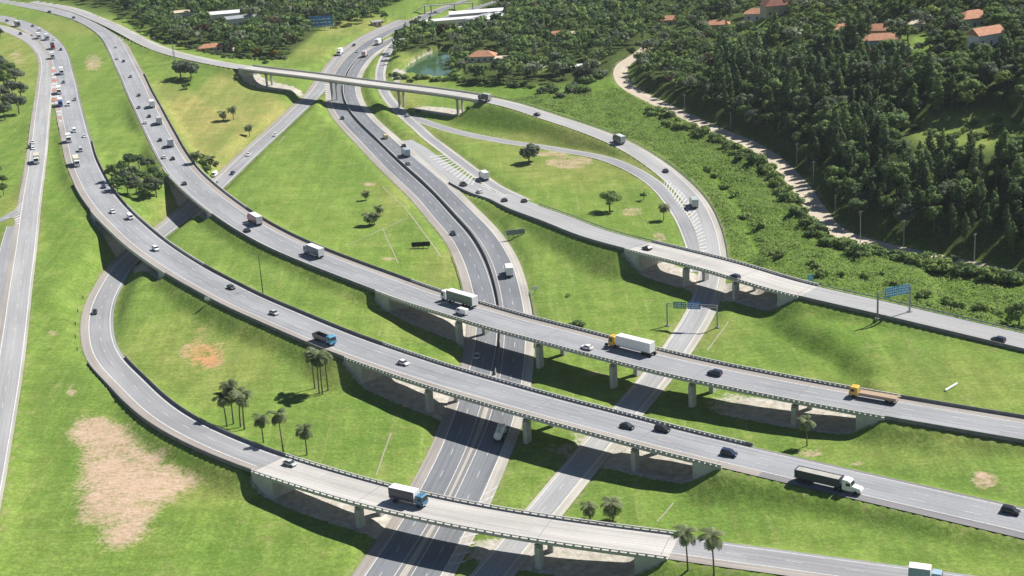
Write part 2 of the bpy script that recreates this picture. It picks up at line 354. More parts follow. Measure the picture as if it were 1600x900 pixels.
# ------------------------------------------------------------------ terrain
def axis(segs):
    out = [segs[0][0]]
    for a, b, st in segs:
        n = max(1, int(round((b-a)/st))); out += list(np.linspace(a, b, n+1)[1:])
    return np.array(out)
GX = axis([(-9000, -700, 1200), (-700, -520, 15), (-520, -240, 4), (-240, 240, 1.8), (240, 460, 3.5), (460, 800, 15), (800, 9000, 1200)])
GY = axis([(-3000, 250, 400), (250, 310, 6), (310, 660, 1.8), (660, 860, 2.6), (860, 1250, 4.5), (1250, 1700, 10), (1700, 2200, 60), (2200, 12000, 1200)])
XX, YY = np.meshgrid(GX, GY); PX = np.stack([XX.ravel(), YY.ravel()], 1)
CP = [(30, 860, 5), (150, 790, 5.5), (270, 800, 4.8), (340, 792, 4.2), (390, 800, 1.6), (330, 870, 2.2), (420, 870, .3), (480, 895, 0), (250, 860, 3.6), (90, 600, 7), (100, 450, 7.8), (90, 330, 8.6), (-60, 600, 7),
      (250, 520, 4.6), (330, 600, 4.6), (420, 560, 6), (400, 660, 4.4), (470, 690, 3), (540, 650, 2.4), (560, 700, 1), (610, 740, .2), (500, 640, 3.4),
      (400, 430, 8), (480, 470, 7.6), (560, 505, 6.2), (330, 390, 7), (640, 525, 2.5), (690, 560, .3), (660, 640, .4),
      (400, 320, 5), (470, 330, 4), (560, 300, 1.6), (600, 380, 2), (650, 420, 1.4), (690, 430, .4), (500, 370, 5), (560, 400, 5), (500, 250, 1.4), (470, 220, .6),
      (330, 170, 6), (290, 140, 8), (250, 110, 9.5), (380, 200, 3), (330, 220, 4.5), (300, 260, 3), (340, 110, 11), (400, 160, 3.5), (420, 140, 3), (240, 90, 10), (300, 95, 11.5),
      (140, 100, 9.3), (170, 150, 9.3), (200, 220, 9), (210, 290, 8), (240, 325, 5.5), (60, 40, 9), (20, 150, 9), (0, 260, 8.6), (10, 80, 9), (-80, 150, 11),
      (450, 100, 1.5), (480, 70, 2), (560, 45, 2), (400, 70, 6), (300, 40, 9), (200, 15, 11), (100, -20, 13), (0, -30, 14), (500, 10, 5), (400, 10, 8),
      (760, 420, .1), (850, 470, .2), (880, 400, 1.2), (940, 430, .6), (1000, 480, .2), (900, 580, .1), (1000, 620, .2), (1150, 560, .3), (1230, 540, .2), (1290, 575, .4), (1320, 600, .8), (1150, 640, .4), (1300, 690, .6), (1350, 640, 2),
      (760, 230, .5), (830, 260, .6), (900, 290, .8), (960, 320, .8), (1020, 350, .4), (850, 300, 2), (800, 205, 1), (870, 215, 1.4), (950, 235, .8), (720, 190, .4),
      (1320, 545, 2.4), (1400, 565, 3.2), (1500, 590, 4.6), (1600, 600, 5), (1700, 620, 5), (1400, 690, 5), (1500, 710, 5.2), (1600, 740, 5.4), (1300, 720, 3.4), (1200, 690, .8),
      (1150, 800, 2.6), (1250, 820, 3.6), (1400, 850, 4.2), (1550, 880, 4.6), (1050, 800, .6), (950, 780, 0), (900, 890, 0), (1000, 890, 0), (1100, 895, 3.5), (820, 740, 0), (740, 860, 0),
      (700, 120, .5), (740, 140, .5), (800, 130, 1), (780, 90, 1), (880, 130, 1), (950, 160, 1.5), (1000, 190, 1.5), (1050, 230, 1.5), (1130, 300, 1), (1180, 380, .6), (1200, 300, 2), (1250, 400, 2), (1350, 420, 2), (1500, 460, 3), (1650, 490, 4),
      (650, 30, 1), (800, 30, 2), (900, 20, 4), (950, 70, 3), (1000, 40, 8), (1060, 120, 9), (1100, 60, 14), (1150, 20, 22), (1100, -20, 20), (1000, -20, 14), (900, -30, 10),
      (1150, 170, 9), (1200, 120, 17), (1250, 60, 28), (1300, 20, 38), (1300, 220, 13), (1350, 130, 26), (1400, 60, 40), (1330, 320, 6), (1420, 320, 14), (1450, 220, 24), (1500, 120, 38), (1550, 40, 52), (1600, 260, 26), (1600, 360, 11),
      (1700, 200, 42), (1700, 60, 58), (1450, -20, 54), (1600, -40, 62), (1300, -40, 48), (700, -30, 5), (500, -40, 9), (300, -40, 13)]
cw = np.array([bp(q[:2], q[2])[:2] for q in CP]); cz = np.array([q[2] for q in CP], float)
base = np.empty(len(PX))
for i in range(0, len(PX), 20000):
    d2 = ((PX[i:i+20000, None]-cw[None])**2).sum(2); r2 = 15.0**2 + 0.0004*d2.min(1, keepdims=True)
    w = 1/(d2+r2)**1.7; base[i:i+20000] = (w@cz)/w.sum(1)
def undul(x, y, s, seed):
    r = np.random.default_rng(seed); o = np.zeros_like(x)
    for k in range(7):
        a = r.uniform(0, 6.28); f = r.uniform(.5, 1.6)/s; o += np.sin((x*math.cos(a)+y*math.sin(a))*f*6.28+r.uniform(0, 6.28))
    return o/7
base += .45*undul(PX[:, 0], PX[:, 1], 38, 3) + .22*undul(PX[:, 0], PX[:, 1], 13, 4)
# bank that carries the right-hand ramp road: a clear toe with a ditch
def pl_dist(pts, z=0.0):
    W2 = spline([bp(q, z) for q in pts], 2, 4)[:, :2]; out = np.full(len(PX), 1e9); sg = np.zeros(len(PX))
    bb = np.r_[W2.min(0)-60, W2.max(0)+60]; idx = np.where((PX[:, 0] > bb[0]) & (PX[:, 0] < bb[2]) & (PX[:, 1] > bb[1]) & (PX[:, 1] < bb[3]))[0]
    for a in range(0, len(idx), 8000):
        q = PX[idx[a:a+8000]]; d2 = ((q[:, None]-W2[None])**2).sum(2); j = d2.argmin(1); out[idx[a:a+8000]] = np.sqrt(d2.min(1))
        t = W2[np.minimum(j+1, len(W2)-1)]-W2[np.maximum(j-1, 0)]; v = q-W2[j]; sg[idx[a:a+8000]] = t[:, 0]*v[:, 1]-t[:, 1]*v[:, 0]
    return out, sg
TOE = [(1196, 488), (1200, 506), (1216, 524), (1250, 543), (1285, 563), (1312, 582), (1332, 602)]
toe_d, toe_s = pl_dist(TOE, .4)
bank = toe_s > 0
base = np.where(bank & (toe_d < 60), np.maximum(base, .4+np.minimum(toe_d*.62, 4.4+toe_d*.02)), base)
base -= 1.0*np.exp(-(toe_d/1.6)**2)
DITCH = [(1112, 272), (1138, 303), (1157, 335), (1171, 365), (1184, 395), (1190, 416)]
ditch_d, _ = pl_dist(DITCH, .8)
base -= 2.2*np.exp(-(ditch_d/2.2)**2)
LOW = np.full(len(PX), -1e9); HIGH = np.full(len(PX), 1e9); DL = np.full(len(PX), 1e9); DH = np.full(len(PX), 1e9)
UNDER = np.zeros(len(PX)); EDGE = np.full(len(PX), 1e9)
SLOPE = .66
def footprint(rd, i0, i1, lo, hi):
    P = rd.at((lo+hi)/2)[i0:i1]; T = rd.T[i0:i1]; N = rd.N[i0:i1]; hw = (hi-lo)/2
    st = 2; Pk = P[::st]; bb = np.r_[P[:, :2].min(0)-75, P[:, :2].max(0)+75]
    idx = np.where((PX[:, 0] > bb[0]) & (PX[:, 0] < bb[2]) & (PX[:, 1] > bb[1]) & (PX[:, 1] < bb[3]))[0]
    dd = np.empty(len(idx)); zz = np.empty(len(idx)); lat_ = np.empty(len(idx)); ex = np.empty(len(idx))
    for a in range(0, len(idx), 8000):
        q = PX[idx[a:a+8000]].astype(np.float32)
        d2 = ((q[:, None]-Pk[None, :, :2].astype(np.float32))**2).sum(2); j = np.minimum(d2.argmin(1)*st, len(P)-1)
        v = q-P[j, :2]; lon = (v*T[j]).sum(1); lat = np.abs((v*N[j]).sum(1))
        e = np.where(j >= len(P)-st, np.maximum(lon, 0), np.where(j < st, np.maximum(-lon, 0), 0))
        g = (P[np.minimum(j+1, len(P)-1), 2]-P[np.maximum(j-1, 0), 2])/4
        k = slice(a, a+len(q)); zz[k] = P[j, 2]+g*np.clip(lon, -4, 4); dd[k] = np.hypot(np.maximum(lat-hw, 0), e); lat_[k] = lat; ex[k] = e
    return idx, dd, zz, lat_-hw, ex
ROADFOOT = []
for k, rd in RD.items():
    lo, hi = WID[k]; segs = []; c = 0
    for g0, g1 in sorted(rd.gaps): segs.append((c, g0)); c = g1
    segs.append((c, len(rd.P)))
    for i0, i1 in segs:
        if i1-i0 < 4: continue
        idx, d, z, _, _ = footprint(rd, i0, i1, lo, hi)
        d1 = np.maximum(d-.9, 0); sl_ = SLOPE
        lw = z-.16-sl_*d1; hg = z-.16+sl_*d1
        m = lw > LOW[idx]; LOW[idx[m]] = lw[m]; DL[idx[m]] = d[m]
        m = hg < HIGH[idx]; HIGH[idx[m]] = hg[m]; DH[idx[m]] = d[m]
        EDGE[idx] = np.minimum(EDGE[idx], d)
    for g0, g1 in rd.gaps:
        idx, d, z, lat, ex = footprint(rd, g0, g1, lo, hi)
        u = np.clip(1-(np.maximum(lat, 0)+ex)/2.5, 0, 1)
        ends = rd.at((lo+hi)/2)[[g0, g1], :2]; de = np.sqrt(((PX[idx][:, None]-ends[None])**2).sum(2)).min(1)
        UNDER[idx] = np.maximum(UNDER[idx], u*np.clip(1.75-de/40, .15, 1))
Z = np.clip(base, LOW, HIGH)
bad = LOW > HIGH
Z[bad] = ((LOW*(DH+.01)+HIGH*(DL+.01))/(DL+DH+.02))[bad]
onr = EDGE < .9
ZG = Z.reshape(XX.shape)
# soften the tops and toes of the banks a little, off the roads
for _ in range(2):
    S_ = ZG.copy(); S_[1:-1, 1:-1] = (ZG[1:-1, 1:-1]*2+ZG[:-2, 1:-1]+ZG[2:, 1:-1]+ZG[1:-1, :-2]+ZG[1:-1, 2:])/6
    mk = (EDGE > 2.2).reshape(XX.shape); ZG = np.where(mk, S_, ZG)
# pond bed
POND_PX = [(640, 100), (652, 92), (668, 84), (690, 77), (703, 80), (704, 92), (705, 112), (690, 119), (660, 117), (636, 114), (630, 108)]
POND = np.array([bp(q, .2)[:2] for q in POND_PX])
def inpoly(P, poly):
    x, y = P[:, 0], P[:, 1]; c = np.zeros(len(P), bool); n = len(poly); j = n-1
    for i in range(n):
        xi, yi = poly[i]; xj, yj = poly[j]
        c ^= ((yi > y) != (yj > y)) & (x < (xj-xi)*(y-yi)/(yj-yi+1e-12)+xi); j = i
    return c
pd = inpoly(PX, POND).reshape(XX.shape); ZG[pd] = -1.2
def tz(x, y):
    x = np.asarray(x, float); y = np.asarray(y, float)
    i = np.clip(np.searchsorted(GX, x)-1, 0, len(GX)-2); j = np.clip(np.searchsorted(GY, y)-1, 0, len(GY)-2)
    u = (x-GX[i])/(GX[i+1]-GX[i]); v = (y-GY[j])/(GY[j+1]-GY[j])
    return ZG[j, i]*(1-u)*(1-v)+ZG[j, i+1]*u*(1-v)+ZG[j+1, i]*(1-u)*v+ZG[j+1, i+1]*u*v
def gp(px, py):
    "terrain point that the photo shows at a pixel: march the ray"
    d = FW + (px-800)/F_PX*RT - (py-450)/F_PX*UP; d = d/np.linalg.norm(d)
    t = np.linspace(200, 3000, 5600); Q_ = CAM+t[:, None]*d; h = tz(Q_[:, 0], Q_[:, 1]); k = np.argmax(Q_[:, 2] <= h)
    p = Q_[k].copy(); p[2] = h[k]; return p
# surface kinds (what grows or lies there), from outlines read off the photo
PIXG = pr(np.stack([PX[:, 0], PX[:, 1], ZG.ravel()], 1)); PIXG[PX[:, 1] < 100] = -1e5
def blob(q, rx, ry, soft=.5, ang=0):
    c, s = math.cos(R(ang)), math.sin(R(ang)); d = PIXG-np.array(q); u = (d[:, 0]*c+d[:, 1]*s)/rx; v = (-d[:, 0]*s+d[:, 1]*c)/ry
    r = np.hypot(u, v); return np.clip((1-r)/soft+.5, 0, 1)
def poly(pts, soft=1.0):
    m = inpoly(PIXG, pts).astype(float).reshape(XX.shape)
    for _ in range(int(3*soft)):
        m[1:-1, 1:-1] = (m[1:-1, 1:-1]+m[:-2, 1:-1]+m[2:, 1:-1]+m[1:-1, :-2]+m[1:-1, 2:])/5
    return m.ravel()
soil = np.zeros(len(PX)); dry = np.zeros(len(PX)); red = np.zeros(len(PX)); scrub = np.zeros(len(PX)); lush = np.zeros(len(PX)); pale = UNDER*.9
mx = np.maximum
soil = mx(soil, poly([(113, 640), (128, 655), (160, 648), (185, 660), (205, 672), (228, 690), (250, 705), (290, 728), (325, 750), (320, 762), (285, 770), (262, 785), (250, 800), (240, 825), (215, 850), (165, 878), (152, 850), (148, 825), (118, 818), (114, 795), (122, 760), (116, 735), (128, 705), (112, 690)], 2.2)*.8)
for q, rx, ry, w in [((146, 98), 16, 14, .62), ((890, 253), 40, 11, .62), ((1265, 708), 24, 7, .7), ((1338, 725), 8, 4, .7), ((1537, 751), 22, 15, .7), ((300, 550), 20, 18, .5), ((575, 288), 12, 3, .8), ((110, 610), 9, 12, .6), ((990, 330), 22, 8, .5), ((1030, 372), 12, 8, .6),
                     ((610, 405), 14, 4, .5), ((84, 520), 9, 6, .6), ((28, 90), 14, 12, .5), ((1200, 190), 20, 10, .4), ((270, 455), 10, 5, .4), ((660, 372), 14, 5, .4), ((590, 520), 12, 7, .35), ((930, 585), 24, 6, .5), ((870, 520), 14, 6, .25), ((1010, 300), 16, 5, .4), ((760, 215), 40, 5, .45), ((860, 240), 30, 5, .6), ((1290, 500), 40, 14, .15)]:
    soil = mx(soil, w*blob(q, rx, ry))
red = mx(red, mx(.85*blob((322, 556), 32, 24, 1.1), .55*blob((315, 528), 24, 18, 1.1)))
soil = mx(soil, red*.8)
dry = mx(dry, poly([(235, 130), (262, 128), (300, 150), (345, 110), (400, 125), (455, 168), (440, 195), (400, 215), (360, 262), (330, 270), (300, 240), (262, 190)], 2))
for q, rx, ry, w in [((540, 40), 90, 18, .6), ((470, 75), 60, 16, .5), ((100, 40), 70, 14, .5), ((900, 250), 120, 40, .45), ((850, 215), 120, 14, .6), ((680, 215), 40, 20, .5), ((270, 330), 30, 20, .6), ((320, 560), 120, 60, .35), ((700, 420), 40, 30, .4), ((20, 100), 40, 50, .5),
                     ((30, 330), 30, 30, .5), ((620, 300), 40, 50, .35), ((1450, 600), 180, 40, .3), ((300, 760), 80, 30, .4), ((1100, 520), 60, 30, .4), ((640, 500), 50, 30, .35), ((1440, 700), 120, 30, .3), ((240, 355), 20, 12, .7), ((1510, 205), 90, 40, .4), ((660, 92), 34, 30, .5), ((520, 560), 60, 40, .3), ((640, 150), 30, 30, .5)]:
    dry = mx(dry, w*blob(q, rx, ry, .9))
SCRUB_PX = [(700, 150), (760, 145), (830, 162), (890, 180), (960, 205), (1010, 228), (1060, 258), (1100, 295), (1128, 335), (1145, 395), (1180, 418), (1260, 440), (1330, 455), (1440, 485), (1620, 525), (1640, 445), (1500, 420), (1400, 397), (1310, 375), (1265, 335), (1235, 292), (1195, 252), (1130, 215), (1060, 185), (985, 142), (950, 120), (900, 130), (820, 135), (740, 130)]
scrub = mx(scrub, poly(SCRUB_PX, 1)); scrub = mx(scrub, .8*poly([(700, 175), (740, 172), (850, 195), (905, 222), (850, 215), (760, 200)], 1))
scrub = mx(scrub, .7*blob((905, 370), 70, 14, .9, 22)); scrub = mx(scrub, .6*blob((1290, 540), 50, 30, .9)); scrub = mx(scrub, .5*blob((980, 355), 50, 8, .9, 20))
lush = mx(lush, blob((1290, 530), 80, 40, .9)); lush = mx(lush, .8*blob((350, 860), 90, 40, 1)); lush = mx(lush, blob((590, 660), 50, 40, 1)); lush = mx(lush, .7*blob((1150, 800), 120, 30, 1)); lush = mx(lush, .8*blob((100, 300), 40, 160, 1)); lush = mx(lush, .7*blob((560, 260), 80, 40, 1))
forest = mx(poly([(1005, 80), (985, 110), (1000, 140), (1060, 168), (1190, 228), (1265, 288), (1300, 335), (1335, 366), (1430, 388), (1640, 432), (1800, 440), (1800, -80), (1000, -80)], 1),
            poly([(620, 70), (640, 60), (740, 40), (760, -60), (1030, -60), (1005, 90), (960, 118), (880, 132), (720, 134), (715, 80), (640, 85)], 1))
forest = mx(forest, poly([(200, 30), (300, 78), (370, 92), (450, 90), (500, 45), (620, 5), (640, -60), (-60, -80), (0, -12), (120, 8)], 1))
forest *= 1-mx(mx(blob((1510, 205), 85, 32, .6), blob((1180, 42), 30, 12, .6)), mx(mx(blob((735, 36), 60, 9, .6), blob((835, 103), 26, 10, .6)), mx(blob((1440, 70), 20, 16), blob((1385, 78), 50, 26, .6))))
pale = mx(pale, .6*blob((620, 118), 9, 12)); pale = mx(pale, .8*poly([(655, 90), (690, 74), (700, 70), (704, 78), (672, 92), (650, 104), (628, 120), (620, 112)], 1)); pale = mx(pale, .9*blob((835, 103), 18, 6)); pale = mx(pale, .85*blob((735, 36), 50, 7))
scrub = mx(scrub, np.exp(-(toe_d/2.4)**2)); scrub = mx(scrub, .75*np.exp(-(toe_d/8)**2)*bank); scrub *= 1-np.clip(mx(pale, UNDER), 0, 1)
# verge: worn strip beside the pavement
verge = np.clip(1-np.abs(EDGE-1.0)/1.6, 0, 1)

_sm = (scrub*np.clip((EDGE-4)/6, 0, 1)*np.clip((ditch_d-2)/5, 0, 1)).reshape(XX.shape)*(PX[:, 0] > 20).reshape(XX.shape)
ZG = ZG+_sm*(.3+1.0*undul(XX.ravel(), YY.ravel(), 20, 51)+.9*undul(XX.ravel(), YY.ravel(), 10, 52)).reshape(XX.shape)
me = mesh_from('ground', np.stack([XX.ravel(), YY.ravel(), ZG.ravel()], 1),
    (lambda n, m: (np.arange((n-1)*(m-1)) // (m-1)*m+np.arange((n-1)*(m-1)) % (m-1))[:, None]+np.array([0, 1, m+1, m]))(len(GY), len(GX)), [], smooth=True)
for nm, arr in (('soil', soil), ('dry', dry), ('red', red), ('scrub', scrub), ('lush', lush), ('pale', pale), ('forest', forest), ('verge', verge)):
    at = me.attributes.new(nm, 'FLOAT', 'POINT'); at.data.foreach_set('value', arr.astype(np.float32))
g = NT('grass_and_soil'); p = g.pos()
n_big = g.noise(.018, 4, p); n_mid = g.noise(.11, 5, p, .62); n_fin = g.noise(.9, 4, p, .7); n_vf = g.noise(3.2, 3, p, .7)
mow = g.noise(.33, 3, g.scale(p, (1, .09, 1))); mow2 = g.noise(.45, 3, g.scale(p, (.12, 1, 1)))
gr = g.ramp(n_mid, [(.26, (.092, .160, .028)), (.5, (.138, .210, .041)), (.74, (.20, .262, .064))])
gr = g.mix(g.ramp(n_big, [(.35, 0), (.7, .5)]), gr, (.185, .25, .058))
gr = g.mix(g.math('MULTIPLY', g.attr('lush').outputs['Fac'], g.ramp(n_mid, [(.3, .9), (.7, .25)])), gr, (.105, .185, .032))
gr = g.mix(g.math('MULTIPLY', g.attr('dry').outputs['Fac'], g.ramp(n_mid, [(.25, .35), (.6, .95)])), gr, (.30, .265, .095))
gr = g.mix(g.ramp(g.noise(.045, 3, g.scale(p, (1, .35, 1))), [(.42, 0), (.62, .5)]), gr, (.10, .17, .035))
gr = g.mix(g.ramp(g.noise(.16, 5, p, .7), [(.56, 0), (.7, .5)]), gr, (.24, .235, .09))
st1 = g.noise(.5, 4, g.scale(p, (1, .05, 1)), .65); st2 = g.noise(.42, 4, g.scale(p, (.06, 1, 1)), .65)
gr = g.mix(g.ramp(st1, [(.58, 0), (.68, .4)]), gr, (.235, .255, .09))
gr = g.mix(g.ramp(st2, [(.58, 0), (.7, .38)]), gr, (.09, .15, .03))
tx = g.math('ADD', g.math('ADD', g.math('MULTIPLY', n_fin, .75), g.math('MULTIPLY', n_vf, .45)), g.math('ADD', g.math('MULTIPLY', mow, .3), g.math('MULTIPLY', mow2, .22)))
gr = g.mix(1, gr, g.ramp(tx, [(.55, .62), (.86, 1.0), (1.15, 1.38)]), 'MULTIPLY')
sc_ = g.ramp(g.noise(.45, 5, p, .75), [(.3, (.055, .10, .018)), (.5, (.11, .185, .032)), (.7, (.17, .25, .05))])
gr = g.mix(g.attr('scrub').outputs['Fac'], gr, sc_)
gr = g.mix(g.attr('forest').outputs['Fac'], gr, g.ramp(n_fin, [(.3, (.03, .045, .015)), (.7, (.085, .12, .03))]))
so_c = g.ramp(g.noise(.7, 5, p, .8), [(.25, (.26, .165, .10)), (.48, (.39, .275, .185)), (.66, (.49, .375, .275)), (.8, (.60, .51, .40))])
so_c = g.mix(g.ramp(g.noise(1.1, 4, g.scale(p, (.25, 1, 1)), .75), [(.42, 0), (.62, .6)]), so_c, (.52, .41, .32))
so_c = g.mix(g.attr('red').outputs['Fac'], so_c, g.ramp(n_fin, [(.3, (.36, .15, .06)), (.7, (.56, .30, .14))]))
def edge(att, lo=.42, hi=.58, amt=.9):
    n = g.math('ADD', g.math('MULTIPLY', g.math('SUBTRACT', n_mid, .5), amt), g.math('MULTIPLY', g.math('SUBTRACT', n_fin, .5), amt*.9))
    return g.ramp(g.math('ADD', g.attr(att).outputs['Fac'], n), [(lo, 0), (hi, 1)])
gr = g.mix(g.math('MULTIPLY', edge('verge', .5, 1.0, .8), .55), gr, (.26, .23, .13))
gr = g.mix(edge('soil', .36, .80, 1.25), gr, so_c)
pa = g.ramp(g.noise(.5, 4, p, .7), [(.3, (.29, .265, .22)), (.52, (.42, .395, .345)), (.72, (.57, .55, .50))])
gr = g.mix(edge('pale', .35, .5, .5), gr, pa)
g.col(gr); g.rough(.95); g.b.inputs['Specular IOR Level'].default_value = .05
g.bump(g.math('ADD', n_fin, g.math('MULTIPLY', n_mid, 2)), .6, .35)
me.materials.append(g.m)
struct(obj('ground', me))

# ------------------------------------------------------------------ pavements
def pave(name, key, lanes, others):
    "lanes / others: (a, b, material[, i0, i1])"
    rd = RD[key]; parts = []
    for t in lanes+others:
        a, b, m = t[:3]; i0, i1 = (t[3], t[4]) if len(t) > 3 else (0, len(rd.P))
        parts.append((*ribbon(rd, a, b, 0, i0, i1), m))
    return struct(strips(name, parts))
def gapsplit(key, a, b, m, md):
    "material md on the bridge decks, m elsewhere"
    rd = RD[key]; out = []; c = 0
    for g0, g1 in sorted(rd.gaps): out += [(a, b, m, c, g0+1), (a, b, md, g0, g1+1)]; c = g1
    return out+[(a, b, m, c, len(rd.P))]
kA = A.near((1200, 741), 10.8)
pave('highway_road', 'A', [(0, 10.8, M_ASPH)], [(-1.2, 0, M_SHDARK), (10.8, 13.9, M_SHOUL, 0, kA), (10.8, 13.9, M_SHDARK, kA-1, len(A.P))])
pave('highway_road', 'B', [(0, 10.8, M_ASPH)], [(-3.0, 0, M_SHOUL), (10.8, 12.0, M_SHDARK)])
pave('collector_road', 'C', [(0, 7.4, M_OLD)], [(-1.0, 0, M_SAND), (7.4, 9.6, M_SHOUL)])
pave('loop_road', 'L', gapsplit('L', 0, 7.4, M_RAMP, M_DECK), gapsplit('L', 7.4, 10.4, M_SHOUL, M_DECK)+gapsplit('L', -1.1, 0, M_RAMP, M_DECK))
pave('motorway_road', 'ML', [(-7.2, 0, M_MOTOR)], [(0, 3.4, M_SHOUL), (-8.4, -7.2, M_SHDARK)])
pave('motorway_road', 'MR', [(0, 7.2, M_MOTOR)], [(-3.2, 0, M_SAND), (7.2, 8.4, M_SHDARK)])
gW = -np.interp(np.arange(len(G.P)), [0, G.near((640, 235)), G.near((735, 297)), G.near((790, 322))], [7.3, 9.5, 10.5, 12.2])
pave('ramp_road', 'G', gapsplit('G', -7.2, 0, M_OLD, M_DECK), gapsplit('G', 0, 1.1, M_SHOUL, M_DECK)+gapsplit('G', gW, -7.2, M_OLD, M_DECK))
pave('slip_road', 'H', [(-2.2, 2.2, M_RAMP)], [(-3.4, -2.2, M_SAND), (2.2, 3.4, M_SAND)])
pave('old_road', 'J', [(-3.0, 3.0, M_RAMP)], [(-3.4, -3.0, M_SAND), (3.0, 3.4, M_SAND)])
pave('overpass_road', 'F', gapsplit('F', 2.6, 9.6, M_OLD, M_DECK), gapsplit('F', 0, 2.6, M_SAND, M_DECK)+gapsplit('F', 9.6, 10.6, M_SAND, M_DECK))
pave('dirt_road', 'W', [(-4.2, 4.2, M_DIRT)], [])
pave('side_road', 'Q', [(-2.2, 2.6, M_RAMP)], [])
pave('side_road', 'Q2', [(-2.4, 2.4, M_RAMP)], [])
# strip between the two motorway carriageways
a_ = ML.at(-8.4); b_ = MR.at(8.4); j_ = ((a_[:, None, :2]-b_[None, :, :2])**2).sum(2).argmin(1)
mid = (a_+b_[j_])/2; gapw = np.linalg.norm((a_-b_[j_])[:, :2], axis=1)
MD = Road.__new__(Road); MD.P = mid; MD.P[3:-3] = np.stack([np.convolve(mid[:, k], np.ones(7)/7, 'valid') for k in range(3)], 1); MD._fin()
V = np.empty((2*len(a_), 3)); V[0::2] = a_; V[1::2] = b_[j_]; V[:, 2] -= .012
k = np.arange(len(a_)-1)*2; UVm = np.stack([np.tile([0, 4.0], len(a_)), np.repeat(ML.S, 2)], 1)
struct(strips('median_strip', [(V, np.stack([k, k+1, k+3, k+2], 1), UVm, M_SAND)]))

# ------------------------------------------------------------------ painted markings
def line_parts(key, off, w=.2, dash=None, i0=0, i1=None, dz=.02, m=None):
    rd = RD[key]; i1 = len(rd.P) if i1 is None else i1; out = []
    if dash is None: return [(*ribbon(rd, off-w/2, off+w/2, dz, i0, i1), m or M_LINE)]
    on, per = dash; c = rd.at(off); s = i0
    step = np.mean(np.diff(rd.S)); per_n = per/step; on_n = max(1, int(round(on/step))); x = float(i0)
    while x+on_n < i1:
        i = int(x); out.append((*ribbon(rd, off-w/2, off+w/2, dz, i, i+on_n+1), m or M_DASH)); x += per_n
    return out
D1 = (4, 14)
def mark(key, specs): struct(strips('road_markings', sum([line_parts(key, *s_[:2], *s_[2:]) for s_ in specs], [])))
cg = sorted(L.gaps)[0]
mark('A', [(0, .22), (10.8, .22), (3.6, .2, D1), (7.2, .2, D1)])
mark('B', [(0, .22), (10.8, .22), (3.6, .2, D1), (7.2, .2, D1)])
mark('C', [(0, .25), (7.4, .25), (3.7, .2, D1)])
mark('L', [(0, .25, None, 0, cg[0]), (7.4, .25, None, 0, cg[0]), (3.7, .18, D1, 0, cg[0]), (0, .2, None, cg[1]), (7.4, .2, None, cg[1]), (3.7, .18, D1, cg[1])])
mark('ML', [(0, .22), (-7.2, .18), (-3.6, .18, D1)])
mark('MR', [(0, .22, None, 0, MR.near((640, 240))), (0, .22, None, MR.near((700, 292))), (7.2, .18), (3.6, .18, D1)])
mark('G', [(0, .2), (-3.6, .18, D1, G.near((900, 366)))])
mark('H', [(-2.2, .2), (2.2, .2)])
mark('J', [(-2.9, .2), (2.9, .2)])
kF = F.near((1060, 268)); mark('F', [(2.6, .22, None, kF), (9.6, .22, None, F.near((1110, 440))), (6.1, .18, D1, F.near((1110, 440)))])
mark('Q', [(2.4, .2)])
def zroad(keys, P):
    best = None
    for k in keys:
        rd = RD[k]; c = rd.at(sum(WID[k])/2); d = ((c[:, :2]-P[:2])**2).sum(1); j = d.argmin()
        if best is None or d[j] < best[0]: best = (d[j], rd.P[j, 2])
    return best[1]
def surf(q, keys, dz):
    P = bp(q, 0)
    for _ in range(4): P = bp(q, zroad(keys, P)+dz)
    return P
def hatch(keys, left, right, n, duty=.45, slant=.0, mats=(None,), dz=.035):
    "separate painted bars between two edges"
    def along(pl, t):
        pl = np.array(pl, float); d = np.r_[0, np.cumsum(np.hypot(*np.diff(pl, axis=0).T))]; t = np.clip(t, 0, 1)*d[-1]
        return (np.interp(t, d, pl[:, 0]), np.interp(t, d, pl[:, 1]))
    parts = []
    for i in range(n):
        t0 = (i+.1)/n; t1 = t0+duty/n
        q = [surf(along(left, t0), keys, dz), surf(along(right, t0+slant), keys, dz), surf(along(right, t1+slant), keys, dz), surf(along(left, t1), keys, dz)]
        parts.append((np.array(q), np.array([[0, 1, 2, 3]]), np.zeros((4, 2)), mats[i % len(mats)] or M_DASH))
    struct(strips('road_markings', parts))
hatch('CA', [(81, 104), (80.5, 130), (80, 162), (89, 176), (94, 192)], [(86, 104), (90, 130), (94, 160), (95, 176), (97, 192)], 18, .55, 0, (None, M_REDP, None))
hatch(['C', 'Q', 'Q2'], [(6, 342), (20, 340), (27, 352)], [(35, 316), (33, 330), (30, 352)], 8, .35, .0)
hatch(['MR', 'G'], [(644, 244), (686, 280)], [(651, 243), (692, 278)], 17, .42)
hatch(['MR', 'G', 'H'], [(670, 244), (692, 262), (722, 283), (741, 291)], [(690, 240), (712, 256), (734, 271), (746, 277)], 13, .36, .04)
hatch(['G', 'H'], [(750, 289), (787, 311)], [(757, 286), (793, 306)], 10, .4)
hatch(['J', 'F'], [(1036, 290), (1063, 324), (1083, 350), (1096, 396)], [(1040, 278), (1068, 302), (1087, 328), (1101, 365), (1107, 398)], 24, .42, -.02)
hatch(['ML', 'L'], [(506, 131), (510, 156)], [(514, 131), (516, 156)], 7, .45)
hatch(['MR', 'F'], [(757, 770), (718, 842), (692, 893)], [(779, 757), (746, 838), (724, 888)], 9, .22, .0)

M_CHAN = asphalt('channel_concrete', (.33, .31, .22), streak=.3, patch=.25)
